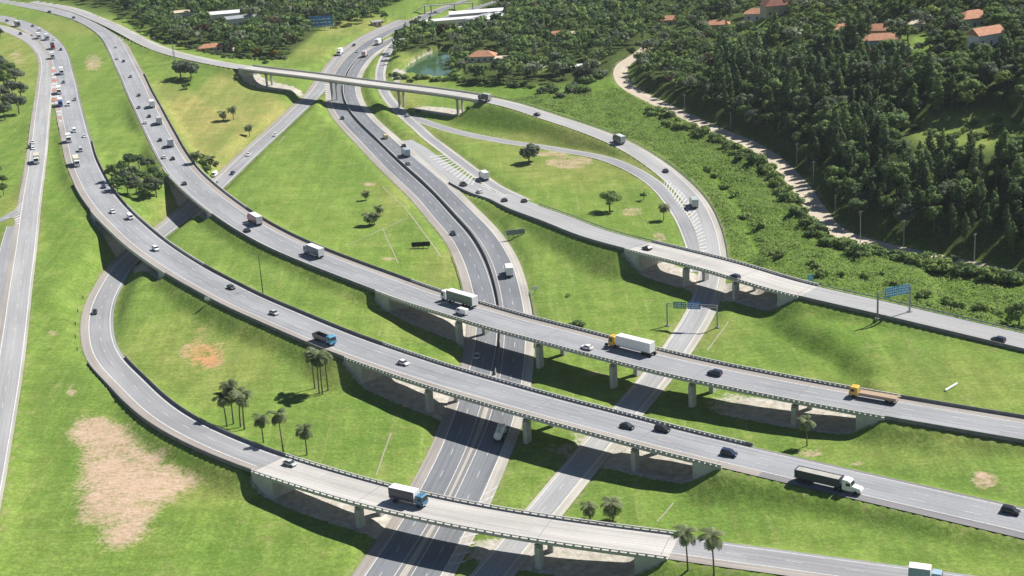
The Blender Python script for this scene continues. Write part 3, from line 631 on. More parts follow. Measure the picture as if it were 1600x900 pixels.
# pale drainage channels across the grass
def channel(pts, w=.45):
    P = np.array([gp(*q) for q in pts]); P = spline(P, 1.5, 3); P[:, 2] = tz(P[:, 0], P[:, 1])+.07
    rd = Road.__new__(Road); rd.P = P; rd._fin(); struct(strips('drainage_channel', [(*ribbon(rd, -w/2, w/2), M_CHAN)]))
for q in ([(611, 678), (601, 705), (588, 744)], [(1138, 503), (1122, 525), (1105, 549)], [(1052, 786), (1040, 803), (1026, 816)], [(598, 357), (610, 385), (622, 412)], [(540, 384), (575, 369), (600, 357), (638, 341)],
          [(598, 292), (622, 315), (646, 342), (668, 372), (690, 402)], [(940, 795), (965, 772)], [(445, 213), (436, 224)]): channel(q)

# pond
M_WATER = NT('pond_water'); M_WATER.col(M_WATER.ramp(M_WATER.noise(.12, 2, M_WATER.pos()), [(.35, (.05, .10, .035)), (.65, (.06, .13, .075))])); M_WATER.rough(.06); M_WATER.b.inputs['Specular IOR Level'].default_value = .5
M_WATER.bump(M_WATER.noise(1.2, 3, M_WATER.pos()), .12, .1)
pc = POND.mean(0); pv = [(pc[0], pc[1], -.15)]+[(*(pc+(q-pc)*1.06), -.15) for q in POND]
struct(obj('water', mesh_from('water', pv, [(0, i+1, (i+1) % len(POND)+1) for i in range(len(POND))], M_WATER.m)))

# ------------------------------------------------------------------ bridges
def sweep(rd, prof, i0, i1, closed=True):
    n = len(prof); I = range(i0, i1+1); V = []
    for i in I:
        p = rd.P[min(i, len(rd.P)-1)]; N = rd.N[min(i, len(rd.P)-1)]
        V += [(p[0]+N[0]*o, p[1]+N[1]*o, p[2]+z) for o, z in prof]
    m = len(V)//n; Fq = [(a*n+j, a*n+(j+1) % n, (a+1)*n+(j+1) % n, (a+1)*n+j) for a in range(m-1) for j in range(n)]
    Fq += [tuple(reversed(range(n))), tuple((m-1)*n+j for j in range(n))]
    return V, Fq
def sweep_obj(name, rd, profs, i0, i1, mat, parent=None, extra=None):
    mb = MB()
    for pf in profs: mb.add(*sweep(rd, pf, i0, i1))
    if extra: extra(mb)
    return mb.obj(name, mat, parent)
def posts(rd, off, z0, z1, lx, ly, spacing, i0, i1):
    def f(mb):
        s = rd.S[i0]+spacing/2
        while s < rd.S[min(i1, len(rd.S)-1)]:
            x, y, z = (np.interp(s, rd.S, rd.P[:, k]) for k in range(3)); tx, ty = (np.interp(s, rd.S, rd.T[:, k]) for k in range(2))
            nx, ny = ty, -tx; cx, cy = x+nx*off, y+ny*off; V = []
            for zz in (z0, z1):
                for a, b in ((-1, -1), (1, -1), (1, 1), (-1, 1)):
                    V.append((cx+tx*a*lx/2+nx*b*ly/2, cy+ty*a*lx/2+ny*b*ly/2, z+zz))
            mb.add(V, [(4, 5, 6, 7), (0, 1, 5, 4), (1, 2, 6, 5), (2, 3, 7, 6), (3, 0, 4, 7)]); s += spacing
    return f
BRL = ['grey highway bridge curving over the loop road, nearest the collector road on the left', 'longest grey highway viaduct, the nearer of two parallel three lane ones, over the motorway',
       'grey highway bridge over the service road beside the dark tree clump', 'grey three lane highway viaduct carrying the white semi trailer over the motorway',
       'pale concrete ramp bridge in the foreground carrying the dark box truck over the motorway', 'pale ramp bridge crossing the curved road beside the dense forest, right of the motorway',
       'slender pale overpass on tall thin piers, farthest bridge, crossing the motorway']
PIERS = [[], [(673, 646), (830, 690), (984, 738)], [], [(712, 536), (851, 570), (957, 604), (1086, 636), (1238, 661)], [(558, 830), (845, 893)], [(1061, 452), (1146, 468)], [(424, 134), (499, 160), (603, 172), (685, 190)]]
for bi, (rk, i0, i1) in enumerate(BRI):
    rd = RD[rk]; lo, hi = WID[rk]; thin = rk == 'F'
    mp = rd.at((lo+hi)/2)[(i0+i1)//2]
    t = tag(obj('road_bridge', None), BRL[bi], 'bridge', 'concrete road bridges of the interchange')
    dpt = 1.15 if not thin else 1.5; ins = 1.3 if not thin else 2.0
    slab = [(lo-.55, -.04), (hi+.55, -.04), (hi+.55, -.5), (lo-.55, -.5)]
    sweep_obj('deck', rd, [slab], i0, i1, M_CONCL, t)
    ng = 2 if not thin else 1
    gw = (hi-lo-2*ins)
    profs = [[(lo+ins, -.5), (hi-ins, -.5), (hi-ins-.7, -.5-dpt), (lo+ins+.7, -.5-dpt)]]
    sweep_obj('girder', rd, profs, i0, i1, M_CONC, t)
    for sd_, o in (('l', lo-.35), ('r', hi+.35)):
        e = posts(rd, o, .25, .68, 1.1 if rk != 'L' else .5, .2, 1.55 if rk != 'L' else 2.2, i0, i1)
        sweep_obj('parapet', rd, [[(o-.2, -.02), (o+.2, -.02), (o+.2, .26), (o-.2, .26)], [(o-.16, .66), (o+.16, .66), (o+.16, .9), (o-.16, .9)]], i0, i1, M_RAIL, t, e)
    for q in PIERS[bi]:
        gpt = gp(*q); c = rd.at((lo+hi)/2); i = int(((c[:, :2]-gpt[:2])**2).sum(1).argmin()); T = rd.T[i]; N = rd.N[i]; cx, cy, cz_ = c[i]
        half = (hi-lo)/2-1.5 if not thin else 2.0
        sw, sl_ = (2.3, 1.5) if not thin else (1.2, 1.0)
        for sg in (-1, 1):
            px_, py_ = cx+N[0]*half*sg, cy+N[1]*half*sg; zb = float(tz(px_, py_))-.8; zt = cz_-.5-dpt-.5
            mb = MB(); mb.box(-sl_/2, sl_/2, -sw/2, sw/2, zb, zt)
            mb.obj('pier', M_CONCL, t, (px_, py_, 0), math.atan2(T[1], T[0]), .12)
        mb = MB(); w2 = half+.9; zc = cz_-.5-dpt; mb.prism([(-w2, zc+.02), (w2, zc+.02), (w2, zc-.3), (w2-.6, zc-.6), (-w2+.6, zc-.6), (-w2, zc-.3)], -.75, .75)
        mb.obj('pier_cap', M_CONC, t, (cx, cy, 0), math.atan2(N[1], N[0]))
    for i in [i0, i1-1]+[int(((rd.at((lo+hi)/2)[:, :2]-gp(*q)[:2])**2).sum(1).argmin()) for q in PIERS[bi]]:
        c0 = rd.at(lo+.1)[i]; c1 = rd.at(hi-.1)[i]; tv = np.r_[rd.T[i], 0]*.07; up_ = np.array([0, 0, .03])
        mb = MB(); mb.add([c0-tv+up_, c1-tv+up_, c1+tv+up_, c0+tv+up_], [(0, 1, 2, 3)]); mb.obj('expansion_joint', M_BARR, t)
    for i, back in ((i0, -1), (i1, 1)):
        nb = 4 if not thin else 2; j0, j1 = (i, i+nb) if back < 0 else (i-nb, i)
        mb = MB(); mb.add(*sweep(rd, [(lo-.42, -.51), (hi+.42, -.51), (hi+.42, -6.5), (lo-.42, -6.5)], j0, j1)); mb.obj('abutment', M_CONCL, t)

# ------------------------------------------------------------------ barriers and guard rails
BG = {'wall': 'concrete safety barriers along the carriageways', 'rail': 'steel guard rails along the carriageways'}
def barrier(key, off, p0, p1, label, kind='wall', h=.95):
    rd = RD[key] if isinstance(key, str) else key
    i0 = 0 if p0 is None else rd.near(p0, off); i1 = len(rd.P)-1 if p1 is None else rd.near(p1, off)
    if i0 > i1: i0, i1 = i1, i0
    if kind == 'wall':
        pf = [[(off-.32, -.1), (off+.32, -.1), (off+.3, .1), (off+.13, .4), (off+.1, h), (off-.1, h), (off-.13, .4), (off-.3, .1)]]
        o = sweep_obj('concrete_barrier', rd, pf, i0, i1, M_BARR)
        return tag(o, label, 'barrier', BG['wall'])
    pf = [[(off-.06, .42), (off+.06, .42), (off+.1, .52), (off+.04, .6), (off+.1, .68), (off+.06, .78), (off-.06, .78)]]
    o = sweep_obj('guard_rail', rd, pf, i0, i1, M_STEEL, None, posts(rd, off, -.3, .7, .14, .14, 4, i0, i1))
    return tag(o, label, 'guard rail', BG['rail'])
gA = sorted(A.gaps); gB = sorted(B.gaps); gL = sorted(L.gaps); gG = sorted(G.gaps); gF = sorted(F.gaps)
def ix(rd, off, i): return pr(rd.at(off)[i])
barrier('A', -1.45, (140, 222), ix(A, -1.45, gA[0][0]), 'concrete barrier on the inner edge of the left highway, beside the dark tree clump')
barrier('A', -1.45, ix(A, -1.45, gA[0][1]), ix(A, -1.45, gA[1][0]), 'long concrete barrier on the upper edge of the left highway between its two bridges')
barrier('A', 14.15, (115, 288), ix(A, 14.15, gA[0][0]), 'short concrete barrier on the outer edge of the left highway, before the loop bridge')
barrier('A', 14.15, ix(A, 14.15, gA[0][1]), ix(A, 14.15, gA[1][0]), 'concrete barrier on the lower edge of the left highway above the palm trees')
barrier('A', -1.45, ix(A, -1.45, gA[1][1]), (1176, 698), 'short end of concrete barrier on the upper edge just past the longest viaduct')
barrier('B', -3.25, (225, 116), ix(B, -3.25, gB[0][0]), 'concrete barrier along the dry yellow hillside on the outer edge of the highway')
barrier('B', -3.25, ix(B, -3.25, gB[0][1]), ix(B, -3.25, gB[1][0]), 'concrete barrier beside the red and white box truck, on the upper edge of the highway')
barrier('B', -3.25, ix(B, -3.25, gB[1][1]), None, 'concrete barrier on the upper edge of the highway below the big right-hand lawn')
barrier('B', 12.25, ix(B, 12.25, gB[0][1]), ix(B, 12.25, gB[1][0]), 'concrete barrier on the lower edge of the highway above the lawn with the lamp post')
barrier('B', 12.25, ix(B, 12.25, gB[1][1]), None, 'concrete barrier on the lower edge of the highway, right of the single palm')
barrier('L', 10.65, (132, 571), ix(L, 10.65, gL[0][0]), 'concrete barrier on the outer edge of the loop road above the large bare soil patch')
barrier('L', -1.35, (193, 562), ix(L, -1.35, gL[0][0]), 'concrete barrier on the inner edge of the loop road below the palm group')
barrier('G', 1.35, (704, 284), ix(G, 1.35, gG[0][0]), 'concrete barrier on the lower edge of the ramp, right of the motorway')
barrier('G', 1.35, ix(G, 1.35, gG[0][1]), None, 'concrete barrier on the lower edge of the ramp road above the big right-hand lawn')
barrier('G', -12.45, (845, 318), ix(G, -12.45, gG[0][0]), 'guard rail on the upper edge of the ramp beside the field with single trees', 'rail')
barrier('G', -12.45, ix(G, -12.45, gG[0][1]), None, 'guard rail on the scrub side of the ramp road past the bridge', 'rail')
barrier('F', -.3, ix(F, -.3, gF[0][1]), (1138, 402), 'long guard rail along the outer curve of the road beside the green scrub', 'rail')
barrier('ML', 3.7, (705, 402), (722, 470), 'guard rail on the left shoulder of the motorway just above the viaduct', 'rail')
barrier('MR', -3.5, (832, 455), (838, 545), 'guard rail on the right shoulder of the motorway under the viaduct', 'rail')
barrier(MD, 0, (533, 133), (768, 585), 'concrete median barrier between the two motorway carriageways', 'wall', 1.15)
# ------------------------------------------------------------------ trees
LN = []; UPN = [.35, .95]
def leaf_cloud(rg, clusters, n, size, up=.25, tvar=.5):
    "leaf-sprig quads on and inside a set of clumps; returns verts, quads, tint"
    cl = np.array([c[:6] for c in clusters]); w = (cl[:, 3]*cl[:, 4]+cl[:, 4]*cl[:, 5]); w /= w.sum()
    k = rg.choice(len(cl), n, p=w); d = rg.normal(size=(n, 3)); d /= np.linalg.norm(d, axis=1)[:, None]
    r = rg.uniform(.25, 1, n)**.45; P = cl[k, :3]+d*cl[k, 3:6]*r[:, None]
    nrm = d*.9+rg.normal(size=(n, 3))*.55+np.array([0, 0, up]); nrm /= np.linalg.norm(nrm, axis=1)[:, None]
    a = np.cross(nrm, rg.normal(size=(n, 3))); a /= np.linalg.norm(a, axis=1)[:, None]; b = np.cross(nrm, a)
    s = rg.uniform(.6, 1.4, n)[:, None]*size; e = rg.uniform(.45, .9, n)[:, None]
    sn = d*UPN[1]+nrm*.42+np.array([0, 0, UPN[0]]); sn /= np.linalg.norm(sn, axis=1)[:, None]; LN.append(np.repeat(sn, 4, axis=0))
    V = np.empty((n*4, 3)); V[0::4] = P-a*s; V[1::4] = P-b*s*e+nrm*s*.15; V[2::4] = P+a*s; V[3::4] = P+b*s*e-nrm*s*.12        # a x b = nrm
    ct = rg.uniform(.5-tvar/2, .5+tvar/2, len(cl)); t = np.clip(ct[k]+rg.normal(0, .12, n), 0, 1)
    return V, np.arange(n*4).reshape(n, 4), np.repeat(t, 4)
def leaf_mesh(name, V, Fq, T, mat):
    me = mesh_from(name, V, Fq, mat); at = me.attributes.new('tint', 'FLOAT', 'POINT'); at.data.foreach_set('value', T.astype(np.float32))
    if LN:
        nn = np.vstack(LN); LN.clear()
        if len(nn) == len(V): me.polygons.foreach_set('use_smooth', [True]*len(me.polygons)); me.normals_split_custom_set_from_vertices(nn.astype(np.float32))
    return me
def crown_clusters(kind, rg):
    out = []
    if kind == 'euc':                                   # tall and narrow, 18 m
        n = 15; H_ = 18
        for i in range(n):
            h = .26+.70*(i+rg.uniform(0, .8))/n; r = 3.3*math.sin(math.pi*min(1, max(.12, (h-.1)/.95)))**.8*(1.15-.5*h)
            a = rg.uniform(0, 6.28); q = r*.55*rg.uniform(.3, 1); s = rg.uniform(.8, 1.25)
            out.append((q*math.cos(a), q*math.sin(a), h*H_, r*.72*s, r*.72*s, 1.35*s))
        out.append((0, 0, .95*H_, .55, .55, 1.2))
    elif kind == 'broad':                               # spreading, 10 m tall
        for i in range(17):
            a = rg.uniform(0, 6.28); q = 3.4*rg.uniform(0, 1)**.55; z = 6.6+2.3*math.cos(q/3.6*1.45)-rg.uniform(0, 1.9); s = rg.uniform(1.0, 1.75)
            out.append((q*math.cos(a), q*math.sin(a), z, s*1.15, s*1.15, s*.85))
    elif kind == 'round':                               # low dense dome with a short trunk
        for i in range(15):
            a = rg.uniform(0, 6.28); q = 2.7*rg.uniform(0, 1)**.6; z = 3.2+1.9*math.cos(q/3*1.5)-rg.uniform(0, 1.6); s = rg.uniform(.9, 1.3)
            out.append((q*math.cos(a), q*math.sin(a), max(1.5, z), s*1.1, s*1.1, s*.85))
    else:                                               # bush
        for i in range(9):
            a = rg.uniform(0, 6.28); q = 1.3*rg.uniform(0, 1)**.6; s = rg.uniform(.6, 1.0)
            out.append((q*math.cos(a), q*math.sin(a), .55+.75*rg.uniform(0, 1)*(1.2-q/1.6), s, s, s*.7))
    return out
def trunk_mb(kind, rg):
    mb = MB()
    if kind == 'euc':
        mb.tube([(0, 0, -1), (.1, 0, 5), (.05, .1, 11), (0, 0, 16.5)], [.26, .2, .13, .05], 6)
        for i in range(6):
            a = rg.uniform(0, 6.28); h = 6+i*1.5; mb.tube([(0, 0, h), (1.3*math.cos(a), 1.3*math.sin(a), h+1.6)], [.07, .02], 4)
    elif kind == 'bush':
        for i in range(4):
            a = rg.uniform(0, 6.28); mb.tube([(0, 0, -.4), (.8*math.cos(a), .8*math.sin(a), 1.1)], [.06, .02], 4)
    else:
        h0, rr, top = (3.6, .3, 7.2) if kind == 'broad' else (1.6, .24, 4)
        mb.tube([(0, 0, -.8), (.08, 0, h0*.5), (0, .06, h0)], [rr*1.2, rr*.9, rr*.75], 7)
        for i in range(6):
            a = i*1.05+rg.uniform(-.3, .3); q = rg.uniform(1.6, 2.8); mb.tube([(0, 0, h0-.1), (q*.5*math.cos(a), q*.5*math.sin(a), h0+(top-h0)*.55), (q*math.cos(a), q*math.sin(a), top)], [rr*.55, rr*.3, .03], 5)
    return mb
PROTO = {}
LEAF = dict(euc=(1500, .34), broad=(2000, .33), round=(1500, .30), bush=(420, .25))
def proto(kind, v, mat=None):
    k = (kind, v)
    if k not in PROTO:
        rg = np.random.default_rng(hash((len(kind), ord(kind[0]), v)) % 9999)
        n, sz = LEAF[kind]; V, Fq, T = leaf_cloud(rg, crown_clusters(kind, rg), n, sz)
        m0 = {'euc': M_EUC, 'broad': M_BROAD, 'round': M_BROAD, 'bush': M_SCRUB}[kind]
        PROTO[k] = (leaf_mesh('crown', V, Fq, T, m0), trunk_mb(kind, rg).mesh('trunk', M_BARK))
    return PROTO[k]
def tree(name, kind, P, sc, label, cat, group=None, mat=None, v=None, sz=None):
    v = int(rng.integers(0, 6)) if v is None else v
    cm, tm = proto(kind, v); t = thing(name, label, cat, P, float(rng.uniform(0, 6.28)), group)
    f = float(rng.uniform(.9, 1.1)); t.scale = (sc*f, sc*f, sc*(sz or float(rng.uniform(.85, 1.12))))
    obj('crown', cm, t, mat=mat); obj('trunk', tm, t); return t

# palms
def palm_meshes(seed, Hh):
    rg = np.random.default_rng(seed); mb = MB(); bx, by = rg.uniform(-.35, .35, 2)
    mb.tube([(0, 0, -.6), (bx*.4, by*.4, Hh*.35), (bx, by, Hh*.7), (bx*1.2, by*1.2, Hh)], [.27, .2, .17, .15], 7)
    V = []; Fq = []; T = []; top = np.array([bx*1.2, by*1.2, Hh])
    for i in range(27):
        a = i*2.399+rg.uniform(-.2, .2); el = R(rg.uniform(-12, 75)) if i < 22 else R(rg.uniform(-70, -35)); Lf = rg.uniform(3.0, 3.9)*(1 if i < 22 else .75)
        p = top.copy(); dh = np.array([math.cos(a), math.sin(a), 0]); e = el; n = 9; tt = np.clip(rg.normal(.5, .2), 0, 1) if i < 22 else .95; sd_ = np.array([-dh[1], dh[0], 0])
        for j in range(n):
            d = dh*math.cos(e)+np.array([0, 0, math.sin(e)]); q = p+d*Lf/n; w = .95*math.sin(math.pi*(j+1.2)/(n+1.4))**.7
            for sg in (-1, 1):
                k = len(V); tip = sd_*sg*w+d*.28+np.array([0, 0, -.38*w])
                qq = p+(q-p)*.8; V += [p, qq, qq+tip, p+tip*1.02]; Fq.append((k, k+1, k+2, k+3)); T += [float(np.clip(tt+rg.normal(0, .1), 0, 1))]*4
            p = q; e -= R(11.5)*(1 if e > -R(72) else 0)
    return mb.mesh('trunk', M_BARK), leaf_mesh('crown', np.array(V), np.array(Fq), np.array(T), M_PALM)
PALM = [palm_meshes(40+i, h) for i, h in enumerate((12.2, 9.4, 8.2, 4.2, 6))]
def palm(q, v, label, group, sc=1):
    t = thing('palm_tree', label, 'palm tree', gp(*q), float(rng.uniform(0, 6.28)), group); t.scale = (sc,)*3
    obj('trunk', PALM[v][0], t); obj('crown', PALM[v][1], t)
PG = 'palm trees on the interchange lawns'
for q, v, lb, s_ in [((492, 607), 0, 'tall palm in the cluster by the viaduct abutment, leftmost trunk of the four', .98), ((499, 616), 0, 'tall palm in the cluster by the viaduct abutment, nearest trunk', 1.0), ((504, 617), 0, 'tall palm in the cluster by the viaduct abutment, close beside the nearest trunk', 1.06),
    ((513, 610), 0, 'tall palm in the cluster by the viaduct abutment, rightmost trunk', .93), ((355, 667), 1, 'palm in the group beside the loop road, leftmost of four', .98), ((365, 663), 0, 'tallest palm of the group of four beside the loop road', 1.02), ((376, 668), 1, 'palm of the group beside the loop road, third from the left', 1.1), ((382, 671), 1, 'palm of the group beside the loop road, rightmost of four', 1.15),
    ((412, 692), 2, 'stout single palm between the group of four and the slender one', .95), ((443, 708), 0, 'slender tall palm standing right at the loop road barrier', .98), ((480, 712), 2, 'short single palm farthest right on the loop lawn', .95),
    ((1075, 893), 1, 'left one of two palms in the foreground in front of the lower ramp', 1.0), ((1116, 903), 1, 'right one of two palms in the foreground in front of the lower ramp', 1.05), ((958, 814), 3, 'small palm behind the lower ramp bridge, the taller of two', 1.05), ((922, 812), 3, 'small palm behind the lower ramp bridge, the lower of two', .8), ((1261, 697), 2, 'single palm in front of the shaded viaduct slope on the right', .9),
    ((572, 313), 3, 'small palm highest up on the triangular motorway lawn', .8), ((594, 337), 3, 'small palm on the triangular motorway lawn, rightmost and alone', .85), ((578, 353), 3, 'small palm on the triangular motorway lawn, left of the close pair', 1.0), ((585, 351), 3, 'small palm on the triangular motorway lawn, right of the close pair', .95),
    ((390, 214), 4, 'palm on the dry yellow slope nearest the service road', .9), ((365, 187), 4, 'dark dense palm in the middle of the dry yellow slope', 1.05), ((350, 189), 3, 'small palm left of the dark dense one on the dry slope', 1.0), ((309, 262), 4, 'palm at the barrier where the service road passes under the highway', 1.15), ((329, 262), 3, 'short palm among bushes by the parked white van', 1.1)]: palm(q, v, lb, PG, s_)
palm((1037, 344), 4, 'slender palm at the edge of the old curved road', None, .95)

# single trees
G_CL = 'trees of the dark clump between the two highways'; G_LE = 'trees left of the collector road'
tree('broadleaf_tree', 'broad', gp(953, 330), 1.15, 'dark single broadleaf tree on the lawn inside the curved road', 'tree', v=1, sz=.8)
tree('broadleaf_tree', 'round', gp(827, 254), 1.75, 'round grey green tree with a dense dome on the lawn', 'tree', v=2, mat=M_GREYL, sz=.95)
tree('broadleaf_tree', 'broad', gp(1006, 313), .42, 'small thin tree on the lawn beside the old curved road', 'tree', v=3)
tree('broadleaf_tree', 'bush', gp(901, 512), 1.6, 'bushy small tree right above the viaduct with the white semi trailer', 'tree', v=3, mat=M_BROAD)
tree('broadleaf_tree', 'bush', gp(886, 464), .7, 'tiny sapling alone on the lawn right of the motorway', 'tree', v=1)
tree('broadleaf_tree', 'round', gp(1592, 508), 1.35, 'dark round tree at the right edge beside the ramp road', 'tree', v=4)
tree('shrub', 'round', gp(283, 122), 1.9, 'left part of the large grey shrub below the overpass road', 'shrub', v=1, mat=M_GREYL)
tree('shrub', 'round', gp(299, 123), 2.0, 'right part of the large grey shrub below the overpass road', 'shrub', v=3, mat=M_GREYL)
tree('broadleaf_tree', 'round', gp(292, 139), .8, 'small tree below the large grey shrub on the dry slope', 'tree', v=0)
tree('shrub', 'bush', gp(369, 124), 1.2, 'dark shrub beside the left abutment of the overpass', 'shrub', v=0, mat=M_BROAD)
for q in [(178, 282), (190, 272), (203, 264), (218, 260), (232, 266), (243, 278), (196, 288), (210, 281), (226, 285), (238, 296), (214, 300), (200, 301), (228, 306), (245, 305), (252, 290), (184, 295)]:
    tree('broadleaf_tree', 'broad', gp(q[0], q[1]+4), float(rng.uniform(.78, 1.0)), 'dark bushy tree of the dense clump between the two highways', 'tree', G_CL, mat=(None, M_EUC, M_GREYL)[int(rng.integers(3))])
for q in [(2, 118), (14, 124), (26, 134), (8, 142), (20, 152), (34, 158), (4, 164), (18, 172), (30, 178), (8, 188), (-10, 150), (-12, 178), (-8, 128)]:
    tree('broadleaf_tree', 'broad', gp(q[0], q[1]), float(rng.uniform(.95, 1.3)), 'grey green tree of the grove left of the collector road', 'tree', G_LE, mat=M_GREYL if rng.random() < .5 else None)
for q in [(-4, 278), (5, 290), (-8, 300), (6, 306)]:
    tree('broadleaf_tree', 'broad', gp(*q), .6, 'dark tree at the left edge above the striped side road', 'tree', 'trees above the striped side road')
for q in [(-6, 52), (2, 60)]:
    tree('broadleaf_tree', 'broad', gp(*q), .8, 'grey green tree at the upper left corner below the highway', 'tree', 'trees at the upper left corner', mat=M_GREYL)
for q in [(316, 258), (322, 267), (335, 258), (314, 248)]:
    tree('shrub', 'bush', gp(*q), 1.5, 'leafy shrub beside the palms where the service road meets the highway', 'shrub', 'shrubs by the service road palms', mat=M_BROAD)
for q, lb in [((402, 88), 'yellow flowering tree, left of two, behind the overpass road'), ((428, 91), 'yellow flowering tree, right of two, behind the overpass road')]:
    tree('broadleaf_tree', 'round', gp(*q), 1.0, lb, 'tree', mat=M_YELF)
tree('broadleaf_tree', 'broad', gp(602, 34), .8, 'single dark tree on the verge beside the far motorway', 'tree')
tree('shrub', 'bush', gp(1487, 409), 1.5, 'round green shrub on the forest edge of the dirt road', 'shrub', mat=M_GREYL)

# forests: each point lies on the land, inside the outlines of the woods
def in_px(P, poly): return inpoly(pr(P), poly)
FR = [(1012, 84), (990, 108), (1006, 136), (1060, 164), (1190, 222), (1268, 282), (1304, 330), (1340, 364), (1430, 384), (1640, 428), (1850, 440), (1850, -60), (1010, -60)]
FM = [(615, 72), (640, 58), (700, 46), (780, 40), (790, -60), (1010, -60), (1012, 80), (975, 92), (955, 118), (890, 130), (720, 132), (708, 122), (712, 74), (690, 72), (650, 88), (625, 104), (606, 100)]
FL = [(196, 22), (250, 60), (300, 76), (345, 88), (410, 94), (455, 84), (478, 62), (530, 44), (580, 36), (600, 22), (640, -4), (655, -60), (-120, -80), (-60, -24), (60, -6), (120, 0)]
HOUSE_PX = [(1216, 22, 26), (1184, 30, 20), (1316, 54, 14), (1376, 58, 20), (1376, 74, 22), (1403, 96, 18), (1357, 88, 14), (1431, 46, 14), (1520, 40, 22), (1540, 69, 20), (1121, 46, 18), (1048, 38, 16), (870, 62, 16), (893, 60, 16), (330, 80, 18), (352, 79, 14), (288, 28, 18), (352, 32, 22), (378, 38, 22), (755, 95, 24), (788, 97, 12), (902, 109, 10), (718, 39, 44), (503, 50, 22)]
CLEAR = [((x, y+8), w*.8, 12) for x, y, w in HOUSE_PX]+[((1500, 228), 105, 44), ((1560, 190), 60, 24), ((1450, 175), 30, 8), ((1180, 44), 26, 9), ((735, 38), 62, 10), ((835, 104), 26, 9), ((1440, 72), 18, 12), ((1392, 84), 34, 13), ((765, 96), 34, 9), ((668, 98), 44, 24), ((757, 104), 34, 15), ((1530, 66), 22, 9), ((1522, 40), 22, 8), ((1210, 24), 30, 8), ((1318, 56), 18, 6),
         ((880, 62), 34, 6), ((345, 36), 40, 8), ((335, 78), 22, 6), ((502, 44), 30, 7), ((1440, 100), 20, 8), ((1050, 36), 20, 4), ((900, 108), 16, 7), ((100, 14), 90, 6), ((290, 27), 14, 4), ((1120, 40), 14, 4), ((1345, 60), 40, 6)]
def scatter(poly, sp, clear=True):
    w = np.array([bp(q, 12)[:2] if q[1] > -200 else 0 for q in poly]); x0, y0 = w.min(0); x1, y1 = w.max(0); y1 = min(y1, 1750)
    gx, gy = np.meshgrid(np.arange(x0, x1, sp), np.arange(y0, y1, sp)); P = np.stack([gx.ravel(), gy.ravel()], 1)+rng.uniform(-.42, .42, (gx.size, 2))*sp
    P = np.c_[P, tz(P[:, 0], P[:, 1])]; px = pr(P); m = inpoly(px, poly)
    if clear:
        for q, rx, ry in CLEAR: m &= (((px-np.array(q))/np.array([rx, ry]))**2).sum(1) > 1
    return P[m]
def near_road(P, keys, margin):
    m = np.zeros(len(P), bool)
    for k in keys:
        c = RD[k].at(sum(WID[k])/2)[:, :2]; hw = (WID[k][1]-WID[k][0])/2
        for a in range(0, len(P), 4000): m[a:a+4000] |= (((P[a:a+4000, None, :2]-c[None])**2).sum(2).min(1) < (hw+margin)**2)
    return m
woods = []                                                           # (point, kind, scale, z-scale, material)
frp = scatter(FR, 5.9); gapn = undul(frp[:, 0], frp[:, 1], 70, 31)+.6*undul(frp[:, 0], frp[:, 1], 28, 32); wdist = np.full(len(frp), 99.)
_wc = RD['W'].P[:, :2]
for a in range(0, len(frp), 3000): wdist[a:a+3000] = np.sqrt(((frp[a:a+3000, None, :2]-_wc[None])**2).sum(2).min(1))
for P, gn, wd in zip(frp, gapn, wdist):
    x_, y_ = pr(P); band = 75+45*gn+(15 if x_ > 1440 and y_ > 230 else 0)
    if x_ < 1120 or (x_ < 1200 and wd > 55): band = 0
    if wd > band+12 and (gn > .42 or (gn > .2 and rng.random() < .55)): continue
    hs = .62+.38*min(1, wd/28)
    if wd > band: woods.append((P, 'broad', rng.uniform(.55, 1.2)*(.85 if y_ < 110 else 1), 1, (M_BROAD, M_GREYL, M_SCRUB, M_BROWNL)[int(rng.choice(4, p=[.52, .26, .18, .04]))]))
    elif rng.random() < .3: woods.append((P, 'broad', rng.uniform(1.0, 1.6)*hs, 1, (M_BROAD, M_EUC, M_GREYL)[int(rng.choice(3, p=[.5, .3, .2]))]))
    else: woods.append((P, 'euc', rng.uniform(.62, 1.15)*hs, 1, M_EUC if rng.random() < .8 else M_BROAD))
for P in scatter(FM, 8.4):
    r = rng.random(); woods.append((P, 'broad' if r < .78 else 'euc', rng.uniform(.8, 1.45) if r < .78 else rng.uniform(.5, .8), 1, (M_BROAD, M_BROAD, M_EUC, M_GREYL, M_BROWNL)[int(rng.choice(5, p=[.5, .14, .2, .12, .04]))]))
for P in scatter(FL, 8.6):
    r = rng.random(); woods.append((P, 'broad' if r < .85 else 'euc', rng.uniform(.9, 1.5) if r < .85 else rng.uniform(.5, .75), 1, (M_BROAD, M_BROAD, M_EUC, M_GREYL, M_BROWNL)[int(rng.choice(5, p=[.5, .1, .2, .16, .04]))]))
WP = np.array([w[0] for w in woods]); nr = near_road(WP, ['F', 'B', 'ML', 'MR', 'H', 'A'], 4) | near_road(WP, ['W'], 5.5); woods = [w for w, b in zip(woods, nr) if not b]
woods.sort(key=lambda w: -w[0][1]); woods = woods[::-1]
cnt = {'euc': 0, 'broad': 0}; far = {}
WL = {'euc': ('eucalyptus_tree', 'tall narrow dark green tree of the dense wood above the dirt road', 'tall trees of the dense wood above the dirt road'),
      'broad': ('broadleaf_tree', 'spreading green tree of the woods behind the interchange', 'spreading trees of the woods behind the interchange')}
for P, kind, s_, z_, m_ in woods:
    px = pr(P); seen = -20 < px[0] < 1620 and -25 < px[1] < 910
    nm, lb, grp = WL[kind]
    if seen and cnt[kind] < 285 and (kind == 'broad' or (px[0] > 1000 and P[1] < 900)):
        cnt[kind] += 1; tree(nm, kind, P, float(s_), lb, 'tree', grp, m_)
    else: far.setdefault(m_.name, []).append((P, kind, s_))
